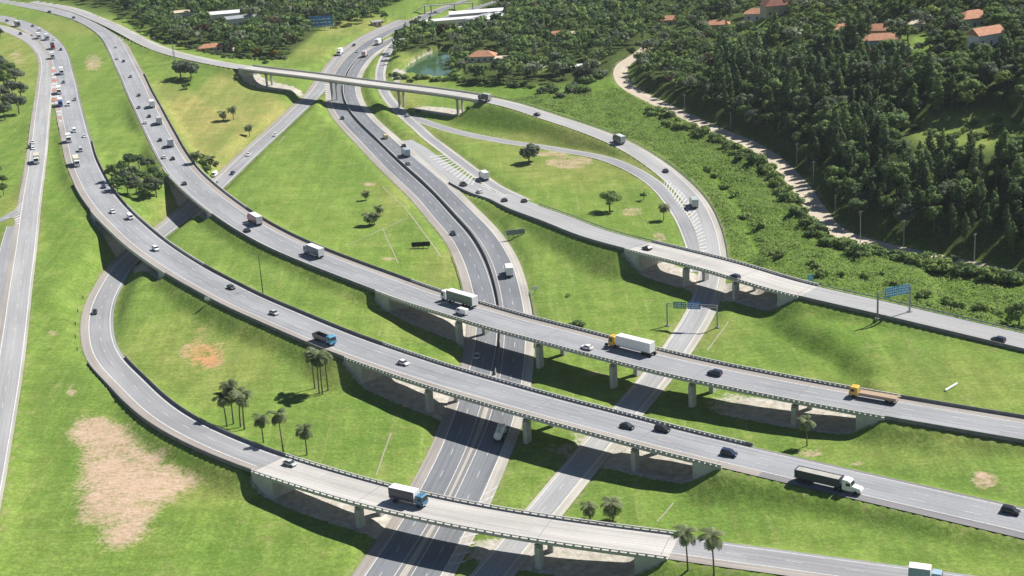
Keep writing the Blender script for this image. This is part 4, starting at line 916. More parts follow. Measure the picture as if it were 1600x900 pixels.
for mn, lst in far.items():
    Vs, Fs, Ts = [], [], []; k = 0
    for P, kind, s_ in lst:
        rg = rng; n = int(230 if P[1] < 1000 else 130); V, Fq, T = leaf_cloud(rg, crown_clusters(kind, rg), n, LEAF[kind][1]*(2.0 if P[1] < 1000 else 2.5)); Vs.append(V*s_+P); Fs.append(Fq+k); Ts.append(np.clip(T+rg.normal(0, .14), 0, 1)); k += len(V)
    o = struct(obj('far_woods', leaf_mesh('far_woods', np.vstack(Vs), np.vstack(Fs), np.concatenate(Ts), bpy.data.materials[mn])), 'stuff')
    o['label'] = {'eucalyptus_leaves': 'dark tall trees massed farther up the wooded hill', 'broad_leaves': 'green tree mass of the far woods along the top', 'scrub_leaves': 'light green tree mass scattered over the wooded hill', 'grey_green_leaves': 'grey green tree mass scattered through the far woods', 'dry_brown_leaves': 'brownish tree mass scattered through the far woods'}[mn]; o['category'] = 'woods'

# rough green scrub between the ramps and the dirt road
UPN[:] = [1.1, .35]; SP = scatter(SCRUB_PX, 1.3, False); SP = SP[~near_road(SP, ['W', 'F', 'G', 'J', 'H'], 1.6)]
_dw = spline([bp(q, .8) for q in DITCH], 2, 4)[:, :2]; SP = SP[np.sqrt(((SP[:, None, :2]-_dw[None])**2).sum(2).min(1)) > 1.5]
hgt = np.clip(.3+.9*undul(SP[:, 0], SP[:, 1], 16, 11)+.6*undul(SP[:, 0], SP[:, 1], 6, 12), .08, 1.5)
Vs, Fs, Ts = [], [], []; k = 0
for P, h in zip(SP, hgt):
    w = .75+.35*h; V, Fq, T = leaf_cloud(rng, [(0, 0, h*.45, w, w, .12+h*.55)], 9 if h < .5 else 13, .27+.06*h, .4); Vs.append(V+P); Fs.append(Fq+k); Ts.append(np.clip(T*.6+.2+.18*undul(P[:1], P[1:2], 20, 21)[0]+rng.normal(0, .06), 0, 1)); k += len(V)
UPN[:] = [.35, .95]
o = struct(obj('scrub', leaf_mesh('scrub', np.vstack(Vs), np.vstack(Fs), np.concatenate(Ts), M_SCRUB)), 'stuff')
o['label'] = 'lush green scrub filling the strip between ramp road and dirt road'; o['category'] = 'scrub'
G_SH = 'shrubs along the lower edge of the dirt road'
def shrub_row(pts, n, spread, s0, s1, label, group, mats):
    pts = np.array(pts, float); d = np.r_[0, np.cumsum(np.hypot(*np.diff(pts, axis=0).T))]
    for i in range(n):
        t = (i+rng.uniform(0, 1))/n*d[-1]; x = np.interp(t, d, pts[:, 0])+rng.normal(0, spread*1.5); y = np.interp(t, d, pts[:, 1])+rng.normal(0, spread)
        P = gp(x, y)
        if near_road(P[None], ['W', 'F', 'G'], 2.2)[0]: continue
        tree('shrub', 'bush', P, float(rng.uniform(s0, s1)), label, 'shrub', group, mats[int(rng.integers(len(mats)))])
shrub_row([(1010, 168), (1060, 196), (1130, 226), (1175, 246), (1210, 280), (1240, 318), (1265, 350), (1290, 378), (1350, 396), (1420, 410), (1500, 424), (1600, 446)], 120, 3.5, 1.3, 2.4, 'dark leafy shrub in the thick row below the dirt road', G_SH, [M_BROAD, M_SCRUB])
shrub_row([(1090, 262), (1140, 300), (1172, 345), (1195, 390), (1290, 432), (1380, 446), (1500, 478), (1590, 500)], 26, 6, .9, 1.7, 'green shrub scattered in the scrub along the ditch', 'shrubs along the ditch in the scrub', [M_SCRUB])
shrub_row([(612, 122), (660, 124), (700, 126), (760, 130), (830, 138)], 40, 2, 1.1, 1.8, 'dark shrub of the hedge row between the pond and the overpass', 'hedge shrubs between pond and overpass', [M_BROAD])
shrub_row([(850, 150), (880, 146), (905, 140), (930, 128), (945, 118), (925, 112), (890, 118)], 22, 4, 1.7, 2.9, 'grey green bushy tree at the top of the scrub strip', 'bushy trees at the top of the scrub', [M_GREYL, M_BROAD])
shrub_row([(655, 170), (680, 172), (710, 176), (735, 172)], 14, 3, .8, 1.4, 'low green shrub below the overpass beside the old road', 'shrubs below the overpass', [M_SCRUB, M_BROAD])
shrub_row([(1000, 92), (985, 80), (1010, 72), (1030, 100), (1012, 120)], 14, 5, 1.2, 2, 'bushy shrub around the upper bend of the dirt road', 'shrubs at the dirt road bend', [M_BROAD, M_GREYL])
shrub_row([(1430, 200), (1480, 215), (1530, 222), (1580, 200), (1520, 190)], 24, 7, .8, 1.5, 'low shrub on the open grassy slope inside the wood', 'shrubs on the open slope in the wood', [M_SCRUB, M_BROAD])
shrub_row([(215, 45), (240, 58), (280, 70), (320, 80), (360, 90), (420, 96), (452, 92)], 40, 2.5, .9, 1.7, 'shrub on the wood edge along the overpass road', 'shrubs on the wood edge by the overpass road', [M_BROAD, M_GREYL])

# ------------------------------------------------------------------ houses
M_TILE = speckle('terracotta_tiles', (.44, .22, .135), .3, .7); M_TILED = speckle('brown_roof_tiles', (.20, .085, .06), .3, .7); M_WALLW = speckle('white_plaster', (.68, .66, .61), .12, .6); M_WALLB = speckle('blue_grey_plaster', (.30, .38, .52), .12, .6)
M_WALLC = speckle('cream_plaster', (.55, .46, .34), .12, .6); M_METR = speckle('pale_metal_roof', (.62, .63, .64), .12, .3); M_GREYR = speckle('grey_sheet_roof', (.30, .31, .33), .15, .3); M_DARKW = speckle('dark_window_glass', (.035, .04, .05), .2, 1, .2)
def house(q, yaw, Lx, Ly, hh, rh, roof, wall, label, hip=True, name='house', cat='house', group=None, extra=None):
    P = gp(*q); t = thing(name, label, cat, P, R(yaw), group); mb = MB(); Lx, Ly = (Lx*.86, Ly*.86) if name == 'house' else (Lx, Ly); mb.box(-Lx/2, Lx/2, -Ly/2, Ly/2, -1.5, hh); mb.obj('wall', wall, t)
    e = .7; a, b = Lx/2+e, Ly/2+e; ri = a-b if hip else a; mb = MB()
    z0 = hh-.12; V = [(-a, -b, z0), (a, -b, z0), (a, b, z0), (-a, b, z0), (-max(ri, .4), 0, hh+rh), (max(ri, .4), 0, hh+rh), (-a, -b, z0+.16), (a, -b, z0+.16), (a, b, z0+.16), (-a, b, z0+.16)]
    mb.add(V, [(3, 2, 1, 0), (0, 1, 7, 6), (1, 2, 8, 7), (2, 3, 9, 8), (3, 0, 6, 9), (6, 7, 5, 4), (8, 9, 4, 5), (7, 8, 5), (9, 6, 4)]); mb.obj('roof', roof, t)
    for sx in range(max(2, int(Lx/4))):
        x = -Lx/2+Lx*(sx+.5)/max(2, int(Lx/4))
        if sx == 1: m = MB(); m.box(x-.5, x+.5, -Ly/2-.06, -Ly/2+.02, 0, 2.1); m.obj('door', M_CHASS, t)
        else: m = MB(); m.box(x-.7, x+.7, -Ly/2-.06, -Ly/2+.02, .95, min(hh-.4, 2.3)); m.obj('window', M_DARKW, t)
    return t
HG = 'houses on the wooded hill'
house((755, 95), -10, 19, 11, 3.6, 3.2, M_TILE, M_WALLW, 'white house with a broad orange hip roof beside the pond')
house((788, 97), -10, 10, 8, 3.2, .6, M_WALLC, M_WALLW, 'low white annex right of the orange roofed house by the pond', False, 'outbuilding', 'building')
house((1216, 22), 8, 22, 14, 6, 5, M_TILED, M_WALLC, 'large house with a dark brown roof near the top of the hill', True, group=HG)
house((1184, 30), -15, 18, 10, 4, 3, M_TILE, M_WALLW, 'white house with orange roof left of the brown roofed one', True, group=HG)
house((1316, 54), 5, 13, 8, 3.4, 2.6, M_TILE, M_WALLC, 'small orange roofed house half hidden left of the hill cluster', True, group=HG)
house((1376, 58), -20, 17, 9, 4, 3, M_TILE, M_WALLC, 'orange roofed house highest in the close hill cluster', True, group=HG)
house((1376, 74), -4, 20, 9, 4.2, 2.8, M_TILE, M_WALLB, 'long orange roofed house in the middle of the hill cluster', True, group=HG)
house((1403, 96), 4, 13, 7, 6, .8, M_METR, M_WALLB, 'blue grey walled flat roofed house lowest in the hill cluster', False, group=HG)
house((1357, 88), 12, 10, 8, 3.4, 2.2, M_TILED, M_WALLC, 'small brown roofed house at the left of the hill cluster', True, group=HG)
house((1431, 46), 0, 10, 8, 3.4, 2, M_WALLC, M_WALLW, 'pale flat looking house between trees right of the hill cluster', True, group=HG)
house((1520, 40), 16, 19, 11, 4.5, 3.4, M_TILE, M_WALLW, 'orange roofed house alone near the upper right corner', True, group=HG)
house((1540, 69), 24, 17, 9, 5, 3, M_TILE, M_WALLW, 'white gabled house with orange roof below the upper right one', False, group=HG)
house((1121, 46), -8, 17, 9, 3.4, 2.6, M_TILE, M_WALLC, 'low orange roof among trees left of the big hill houses', True, group=HG)
house((1048, 38), -8, 15, 8, 3.4, 2.6, M_TILE, M_WALLC, 'low orange roof barely visible in the woods above the dirt road', True, group='roofs in the far woods')
house((870, 62), -5, 15, 9, 3.6, 2.4, M_TILE, M_WALLW, 'white house with small orange roof in the woods above the pond', True, group='roofs in the far woods')
house((893, 60), -5, 15, 8, 3.4, 1.4, M_WALLC, M_WALLW, 'long pale house in the woods right of the small orange roof', True, group='roofs in the far woods')
house((330, 80), 10, 18, 8, 3, 2.4, M_TILE, M_WALLC, 'low orange roofed house behind the overpass road at the left woods', True)
house((352, 79), -6, 14, 8, 3, 2.2, M_TILED, M_WALLC, 'brown roofed shed beside the low orange house in the left woods', True)
house((288, 28), 6, 20, 10, 5, 1.2, M_WALLC, M_WALLW, 'flat cream building in the upper left woods', False, 'building', 'building')
house((352, 32), 8, 22, 12, 6, 1.5, M_METR, M_WALLW, 'white metal roofed building in the upper left woods', False, 'building', 'building')
house((378, 38), 18, 24, 11, 5.5, 1.6, M_GREYR, M_WALLW, 'grey roofed building with white gable right of the white roofed one', False, 'building', 'building')
house((588, 40), 20, 7, 5, 3.2, .8, M_GREYR, M_WALLC, 'small dark shed on the verge left of the far motorway', False, 'shed', 'shed')
house((718, 39), 5, 62, 9, 5, .8, M_METR, M_WALLW, 'long low white building beside the far motorway', False, 'building', 'building')
house((745, 30), 4, 40, 14, 6, 1, M_METR, M_GREYR, 'pale roofed hall with dark front behind the long white building', False, 'building', 'building')
house((752, 38), 62, 26, 12, 5, 1.2, M_GREYR, M_WALLW, 'grey roofed hall at the right end of the long white building', False, 'building', 'building')
house((768, 36), 62, 24, 9, 5, 1.2, M_METR, M_WALLW, 'white roofed hall rightmost of the buildings by the far motorway', False, 'building', 'building')
house((902, 109), 0, 9, 6, 2.8, .6, M_METR, M_WALLW, 'small white hut at the scrub edge right of the pergola', False, 'hut', 'hut')
# pergola yard
P = gp(835, 103); t = thing('pergola', 'open white pergola with slim posts on the pale yard by the pond woods', 'pergola', P, R(6))
for ix_ in range(4):
    for iy in range(2):
        m = MB(); m.box(-7.5+ix_*5-.15, -7.5+ix_*5+.15, -2+iy*4-.15, -2+iy*4+.15, -.5, 2.8); m.obj('post', M_WALLW, t)
m = MB()
for k in range(16): m.box(-8+k*1.05, -7.75+k*1.05, -2.6, 2.6, 2.95, 3.1)
for y in (-2, 2): m.box(-8, 8, y-.12, y+.12, 2.8, 2.96)
m.obj('beam_lattice', M_WALLW, t)
# fountain jet in the pond
m = MB(); m.tube([(0, 0, -.3), (0, 0, .25)], [.9, .8], 10); P = bp((693, 99), -.1); t = thing('fountain', 'small fountain spraying white water in the pond', 'fountain', P); m.obj('basin', M_CONC, t)
V, Fq, T = leaf_cloud(rng, [(0, 0, 1.8, .8, .8, 1.6), (0, 0, .7, 1.7, 1.7, .5)], 120, .16); obj('spray', mesh_from('spray', V, Fq, speckle('water_spray', (.75, .8, .85), .1)), t)

# ------------------------------------------------------------------ signs, poles, footbridge
M_SGRN = speckle('green_sign_sheet', (.02, .22, .13), .1, .5, .5); M_SBLU = speckle('blue_sign_sheet', (.03, .16, .50), .1, .5, .5); M_SCYA = speckle('light_blue_sign_sheet', (.07, .36, .66), .12, .6, .5); M_SWHT = speckle('white_sign_lettering', (.75, .76, .76), .08, 1, .5)
M_DARKP = speckle('dark_board_back', (.03, .032, .03), .3, .6); M_GREYP = speckle('grey_board_back', (.25, .27, .28), .2, .6)
def board(mb_rows, x0, x1, z0, z1, y, mat, parent, rows=3, name='sign_panel', seed=0):
    m = MB(); m.box(x0, x1, y-.06, y+.06, z0, z1); p = m.obj(name, mat, parent); rg = random.Random(seed); m = MB(); hrow = (z1-z0)/(rows+.6)
    for k in range(rows):
        z = z1-hrow*(k+.75); x = x0+.3
        while x < x1-.5:
            w = rg.uniform(.25, .8); m.box(x, min(x+w, x1-.25), y-.085, y-.063, z-hrow*.26, z+hrow*.22); x += w+rg.uniform(.12, .35)
    m.obj('lettering', M_SWHT, p); return p
def gantry(qa, qb, hgt, label, panels, za=None):
    a, b = gp(*qa), gp(*qb); d = b-a; Ln = math.hypot(d[0], d[1]); t = thing('sign_gantry', label, 'sign gantry', a, math.atan2(d[1], d[0])); dz_ = b[2]-a[2]
    for x, z0 in ((0, 0), (Ln, dz_)):
        m = MB(); m.box(x-.22, x+.22, -.22, .22, z0-1, hgt); m.box(x-.7, x+.7, -.7, .7, z0-1, z0+.35); m.obj('post', M_STEEL, t)
    m = MB()
    for zz in (hgt-.9, hgt): m.box(0, Ln, -.09, .09, zz-.09, zz+.09)
    n = int(Ln/1.2)
    for k in range(n): m.tube([(Ln*k/n, 0, hgt-.9), (Ln*(k+1)/n, 0, hgt)], [.05, .05], 4)
    m.obj('truss', M_STEEL, t)
    for i, (f0, f1, z0, z1, mt) in enumerate(panels): board(None, Ln*f0+.1, Ln*f1-.1, hgt+z0, hgt+z1, -.25, mt, t, 3, seed=i+3)
gantry((1043, 510), (1121, 513), 8.2, 'road sign gantry with a green and a blue board spanning the curved road', [(.13, .40, -1.6, .8, M_SGRN), (.41, .68, -1.6, .8, M_SBLU)])
gantry((1371, 499), (1421, 488), 9.2, 'tall sign gantry with light blue boards spanning the ramp road', [(.2, .58, -2.2, .9, M_SCYA), (.6, .98, -2.2, .9, M_SCYA)])
def billboard(q, yaw, w, h, leg, label, mat, name='billboard', stripes=None, rows=0):
    t = thing(name, label, 'billboard', gp(*q), R(yaw)); m = MB()
    m.box(-w/2, w/2, -.12, .12, leg, leg+h); p = m.obj('panel', mat, t)
    n = 4
    for k in range(n):
        x = -w/2+w*(k+.5)/n; m = MB(); m.box(x-.14, x+.14, .13, .4, -1, leg+h*.9); m.obj('post', M_STEEL, t)
    if stripes:
        rg = random.Random(4)
        for k in range(6):
            z = leg+.4+k*(h-.6)/6; m = MB(); x = -w/2+.4
            while x < w/2-1: ww = rg.uniform(.8, 2.6); m.box(x, min(x+ww, w/2-.3), -.16, -.125, z, z+(h-.6)/6*.55); x += ww+rg.uniform(.3, 1)
            m.obj('printed_band', stripes[k % len(stripes)], p)
    return t
billboard((503, 47), 4, 17, 8, 2.4, 'large blue and white billboard at the edge of the far woods', M_SBLU, stripes=[M_SWHT, M_SCYA])
billboard((658, 388), -2, 7.4, 1.9, .7, 'dark low billboard seen from behind on the lawn left of the motorway', M_DARKP)
billboard((806, 370), 8, 7.6, 2.2, .8, 'grey billboard on the slope between motorway and ramp road', M_GREYP)
t = thing('road_sign', 'small pair of blue sign plates in the scrub above the ramp road', 'road sign', gp(1267, 443), R(-10)); board(None, -.9, .9, 1.6, 3.2, 0, M_SCYA, t, 2, 'sign_plate'); board(None, -.9, .9, .5, 1.5, .0, M_SCYA, t, 2, 'sign_plate')
for x in (-.6, .6): m = MB(); m.box(x-.06, x+.06, .07, .19, -.5, 3.2); m.obj('post', M_STEEL, t)
t = thing('road_sign', 'white sign plate on the shoulder just above the viaduct with the green trailer', 'road sign', gp(836, 458), R(10)); m = MB(); m.box(-1.1, 1.1, -.05, .05, 1.2, 2.5); m.obj('sign_plate', M_SWHT, t); m = MB(); m.box(-.07, .07, .06, .2, -.5, 2.4); m.obj('post', M_STEEL, t)
t = thing('road_sign', 'small white sign beside the barrier of the left highway', 'road sign', gp(324, 474), R(-20)); m = MB(); m.box(-.9, .9, -.05, .05, 1, 2.2); m.obj('sign_plate', M_SWHT, t); m = MB(); m.box(-.07, .07, .06, .2, -.5, 2.2); m.obj('post', M_STEEL, t)
for q, lb in [((130, 467), 'uppermost'), ((122, 488), 'second from the top'), ((118, 508), 'third from the top'), ((118, 528), 'fourth from the top'), ((121, 548), 'lowest')]:
    m = MB(); m.tube([(0, 0, -.4), (0, 0, 1.0)], [.16, .16], 8); m.tube([(0, 0, 1.0), (0, 0, 1.12)], [.2, .2], 8); o = m.obj('marker_post', M_DARKP, None, gp(*q)); tag(o, 'dark marker post outside the loop road bend, '+lb+' of five', 'marker post', 'marker posts along the loop road')
a, b = gp(1477, 612), gp(1495, 601); m = MB(); m.tube([a+np.array([0, 0, .35]), b+np.array([0, 0, .35])], [.32, .32], 10); tag(m.obj('concrete_pipe', M_SWHT), 'white concrete pole lying on the big right-hand lawn', 'pole')
t = thing('lamp_post', 'tall dark lamp post on the lawn between the two highways', 'lamp post', gp(411, 459)); m = MB(); m.tube([(0, 0, -.5), (0, 0, 7), (0, 0, 14.6)], [.2, .15, .1], 8); m.obj('pole', M_CHASS, t)
for a in (0, math.pi): m = MB(); m.tube([(0, 0, 14.5), (.8*math.cos(a), 0, 14.9), (1.7*math.cos(a), 0, 15)], [.06, .05, .05], 5); l_ = m.obj('arm', M_CHASS, t); m = MB(); m.box(1.7*math.cos(a)-.35, 1.7*math.cos(a)+.35, -.16, .16, 14.93, 15.08); m.obj('lamp_head', M_STEEL, l_)
UP_ = ['beside the upper bend of the dirt road', 'where the dirt road leaves the low scrub', 'at the start of the steep dirt road stretch', 'beside the broad sunny patch of dirt road', 'below the first forest bend of the dirt road', 'at the lowest forest corner of the dirt road', 'standing free against the dark forest, left of the last one', 'last one before the right edge of the forest']
for (q, h), lb in zip([((1070, 174), 9), ((1142, 203), 9), ((1245, 258), 10), ((1271, 289), 10.5), ((1305, 341), 10), ((1344, 381), 13), ((1412, 386), 10.5), ((1522, 410), 11)], UP_):
    t = thing('utility_pole', 'grey utility pole '+lb, 'utility pole', gp(*q), R(35), 'utility poles along the dirt road'); m = MB(); m.tube([(0, 0, -.8), (0, 0, h)], [.2, .14], 8); m.obj('pole', M_WOODP, t)
    m = MB(); m.box(-1, 1, -.07, .07, h-.55, h-.4); m.obj('crossarm', M_WOODP, t)
    for x in (-.9, 0, .9): m = MB(); m.tube([(x, 0, h-.4), (x, 0, h-.15)], [.06, .05], 6); m.obj('insulator', M_STEEL, t)
t = thing('lattice_mast', 'slim lattice mast beside the large grey shrub', 'mast', gp(273, 98)); m = MB()
for k in range(4):
    a = k*math.pi/2; m.tube([(1.0*math.cos(a), 1.0*math.sin(a), -.5), (.2*math.cos(a), .2*math.sin(a), 14)], [.09, .06], 5)
for k in range(9):
    r0, r1 = 1.0-.8*k/9, 1.0-.8*(k+1)/9
    for j in range(4):
        a, b = j*math.pi/2, (j+1)*math.pi/2; m.tube([(r0*math.cos(a), r0*math.sin(a), k*14/9), (r1*math.cos(b), r1*math.sin(b), (k+1)*14/9)], [.05, .05], 4)
m.obj('lattice', M_STEEL, t); m = MB(); m.tube([(0, 0, 14), (0, 0, 17)], [.05, .03], 5); m.obj('antenna', M_STEEL, t)
# footbridge far away over the motorway
a, b = bp((664, 21), 0), bp((739, 16), 0); d = b-a; Ln = math.hypot(d[0], d[1]); t = thing('footbridge', 'grey footbridge crossing the motorway in the far distance', 'footbridge', (a[0], a[1], 0), math.atan2(d[1], d[0]))
m = MB(); m.box(-1, Ln+1, -1.3, 1.3, 5.6, 6.1); m.obj('deck', M_CONC, t)
for y in (-1.25, 1.25):
    m = MB(); m.box(-1, Ln+1, y-.05, y+.05, 7.0, 7.1)
    for k in range(int(Ln/3)): m.box(k*3-.05, k*3+.05, y-.05, y+.05, 6.1, 7.0)
    m.obj('railing', M_STEEL, t)
for x in (0, 5, Ln*.62, Ln): m = MB(); m.box(x-.45, x+.45, -.6, .6, -1, 5.6); m.obj('pier', M_CONCL, t)
m = MB()
for k in range(12): m.box(-1-(k+1)*.9, -1-k*.9, -1.2, 1.2, 5.4-k*.46, 5.75-k*.46)
m.obj('stair', M_CONC, t)
# ------------------------------------------------------------------ vehicles
VM = {}
def vmesh(key, build, mat=None, bevel=0):
    if key not in VM: m = MB(); build(m); VM[key] = m.mesh(key.split('/')[-1], mat or M_CHASS, bevel)
    return VM[key]
def wheels(t, xs, ys, r=.33, w=.24, key='c'):
    for x in xs:
        for y in (-ys, ys): obj('wheel', vmesh('%s/wheel' % key, lambda m: m.wheel(0, 0, r, w), M_TYRE), t, (x, y, 0))
def lights(t, xf, xb, y, z, key):
    for s in (-1, 1):
        obj('headlight', vmesh(key+'/headlight', lambda m: m.box(xf-.05, xf+.02, -.18, .18, z-.08, z+.08), M_SWHT), t, (0, s*y, 0))
        obj('tail_light', vmesh(key+'/tail_light', lambda m: m.box(xb-.02, xb+.05, -.16, .16, z-.02, z+.14), M_REDL), t, (0, s*y, 0))
M_REDL = speckle('red_lamp_lens', (.35, .02, .02), .1, 1, .2)
def v_car(t, c, c2=None):
    obj('body', vmesh('car/body', lambda m: m.prism([(-2.1, .26), (2.1, .26), (2.17, .5), (2.08, .70), (1.05, .86), (-1.55, .95), (-2.12, .92), (-2.17, .5)], -.87, .87), None, .07), t, mat=paint(c))
    obj('windows', vmesh('car/windows', lambda m: m.prism([(-1.75, .92), (1.2, .83), (.4, 1.36), (-1.15, 1.38)], -.8, .8, .14, 1.1), M_GLASS), t)
    obj('roof', vmesh('car/roof', lambda m: m.prism([(-1.15, 1.35), (.42, 1.33), (.3, 1.44), (-.98, 1.46)], -.67, .67), None, .03), t, mat=paint(c))
    wheels(t, (-1.3, 1.32), .76); lights(t, 2.12, -2.14, .62, .62, 'car')
def v_suv(t, c, c2=None):
    obj('body', vmesh('suv/body', lambda m: m.prism([(-2.2, .34), (2.2, .34), (2.27, .6), (2.2, .9), (1.2, 1.05), (-2.2, 1.08), (-2.27, .6)], -.92, .92), None, .07), t, mat=paint(c))
    obj('windows', vmesh('suv/windows', lambda m: m.prism([(-2.15, 1.06), (1.25, 1.03), (.6, 1.62), (-1.95, 1.64)], -.85, .85, .12, 1.3), M_GLASS), t)
    obj('roof', vmesh('suv/roof', lambda m: m.prism([(-2.0, 1.6), (.65, 1.58), (.5, 1.72), (-1.9, 1.74)], -.74, .74), None, .03), t, mat=paint(c))
    wheels(t, (-1.38, 1.42), .8, .38, .26, 's'); lights(t, 2.24, -2.24, .66, .8, 'suv')
def v_van(t, c, c2=None):
    obj('body', vmesh('van/body', lambda m: m.prism([(-2.5, .35), (2.5, .35), (2.55, .9), (2.3, 1.15), (1.75, 2.05), (1.4, 2.15), (-2.5, 2.2)], -.95, .95, .1, 1.4), None, .06), t, mat=paint(c))
    obj('windshield', vmesh('van/windshield', lambda m: m.add([(2.32, -.8, 1.2), (2.32, .8, 1.2), (1.83, .76, 2.0), (1.83, -.76, 2.0)], [(0, 1, 2, 3)]), M_GLASS), t)
    obj('windows', vmesh('van/windows', lambda m: m.box(.4, 1.7, -.945, .945, 1.3, 1.85), M_GLASS), t)
    wheels(t, (-1.6, 1.6), .82, .36, .26, 'v'); lights(t, 2.52, -2.5, .68, .75, 'van')
def v_pickup(t, c, c2=None):
    obj('body', vmesh('pickup/body', lambda m: (m.prism([(-2.6, .4), (2.6, .4), (2.65, .7), (2.55, .98), (1.4, 1.1), (-.5, 1.1), (-.5, .75), (-2.6, .75)], -.92, .92), m.box(-2.6, -.5, -.92, -.84, .74, 1.1), m.box(-2.6, -.5, .84, .92, .74, 1.1), m.box(-2.62, -2.54, -.92, .92, .74, 1.1)), None, .03), t, mat=paint(c))
    obj('windows', vmesh('pickup/windows', lambda m: m.prism([(-.55, 1.08), (1.45, 1.06), (.8, 1.66), (-.35, 1.68)], -.84, .84, .12, 1.3), M_GLASS), t)
    obj('roof', vmesh('pickup/roof', lambda m: m.prism([(-.4, 1.64), (.85, 1.62), (.7, 1.76), (-.3, 1.78)], -.74, .74), None, .03), t, mat=paint(c))
    wheels(t, (-1.6, 1.65), .82, .4, .27, 'p'); lights(t, 2.6, -2.62, .68, .8, 'pickup')
def cab(t, c, x0, key='cab', h=2.9):
    "flat fronted lorry cab, rear wall at x0"
    o = obj('cab', vmesh(key+'/cab', lambda m: m.prism([(x0, .6), (x0+2.05, .6), (x0+2.15, 1.0), (x0+2.05, 1.75), (x0+1.8, h), (x0+.2, h+.05), (x0, h-.1)], -1.2, 1.2, .08, 1.8), None, .07), t, mat=paint(c))
    obj('windshield', vmesh(key+'/windshield', lambda m: m.add([(x0+2.09, -1.0, 1.72), (x0+2.09, 1.0, 1.72), (x0+1.9, .95, h-.3), (x0+1.9, -.95, h-.3)], [(0, 1, 2, 3)]), M_GLASS), o)
    obj('side_window', vmesh(key+'/side_window', lambda m: m.box(x0+.75, x0+1.7, -1.19, 1.19, 1.72, h-.45), M_GLASS), o)
    for s in (-1, 1): obj('headlight', vmesh(key+'/headlight', lambda m: m.box(x0+2.08, x0+2.17, -.2, .2, .8, 1.0), M_SWHT), t, (0, s*.85, 0))
def chassis(t, x0, x1, key): obj('chassis', vmesh(key+'/chassis', lambda m: (m.box(x0, x1, -.45, .45, .6, .95), m.box(x0, x0+.12, -1.1, 1.1, .5, .7))), t)
def v_box(t, c, c2, Lb=6.2, side=None):
    k = 'box%d' % int(Lb*10); chassis(t, -Lb/2-1, Lb/2+1, k); cab(t, c, Lb/2-.95, k)
    b = obj('cargo_box', vmesh(k+'/cargo_box', lambda m: m.box(-Lb/2-1.1, Lb/2-1.15, -1.25, 1.25, 1.0, 3.75), None, .05), t, mat=paint(c2))
    if side: obj('side_panel', vmesh(k+'/side_panel', lambda m: (m.box(-Lb/2-1.05, Lb/2-1.2, -1.272, -1.252, 1.05, 3.68), m.box(-Lb/2-1.05, Lb/2-1.2, 1.252, 1.272, 1.05, 3.68))), b, mat=paint(side))
    wheels(t, (-Lb/2+.3, Lb/2-.1), 1.05, .48, .4, 'b')
    return b
def v_semi(t, c, c2, side=None, Lt=14.0):
    k = 'semi'; chassis(t, -Lt/2-1.4, Lt/2+1.2, k); cab(t, c, Lt/2-.6, k, 3.3)
    b = obj('trailer_box', vmesh(k+'/trailer_box', lambda m: m.box(-Lt/2-1.6, Lt/2-1.2, -1.28, 1.28, 1.15, 4.05), None, .05), t, mat=paint(c2))
    if side: obj('side_curtain', vmesh(k+'/side_curtain', lambda m: (m.box(-Lt/2-1.5, Lt/2-1.3, -1.302, -1.282, 1.25, 3.95), m.box(-Lt/2-1.5, Lt/2-1.3, 1.282, 1.302, 1.25, 3.95))), b, mat=paint(side))
    wheels(t, (-Lt/2+.2, -Lt/2+1.5, -Lt/2+2.8, Lt/2-2.6, Lt/2+.4), 1.08, .5, .42, 'm')
def v_flat(t, c, c2, Lb=7.0, load=False):
    k = 'flat%d%d' % (int(Lb*10), load); chassis(t, -Lb/2-1, Lb/2+1, k); cab(t, c, Lb/2-.95, k)
    if load: obj('flatbed', vmesh(k+'/flatbed', lambda m: (m.box(-Lb/2-1.1, Lb/2-1.15, -1.25, 1.25, 1.0, 1.2), m.box(-Lb/2-1.0, Lb/2-1.3, -1.18, 1.18, 1.2, 1.75)), None, .04), t, mat=paint(c2))
    else:
        obj('flatbed', vmesh(k+'/flatbed', lambda m: (m.box(-Lb/2-1.1, Lb/2-1.15, -1.25, 1.25, 1.0, 1.2), m.box(-Lb/2-1.1, Lb/2-1.15, -1.25, -1.17, 1.2, 2.1), m.box(-Lb/2-1.1, Lb/2-1.15, 1.17, 1.25, 1.2, 2.1), m.box(Lb/2-1.25, Lb/2-1.15, -1.25, 1.25, 1.2, 2.6), m.box(-Lb/2-1.1, -Lb/2-1.0, -1.25, 1.25, 1.2, 2.1))), t, mat=paint(c2))
    wheels(t, (-Lb/2+.2, -Lb/2+1.4, Lb/2-.1), 1.05, .48, .4, 'b')
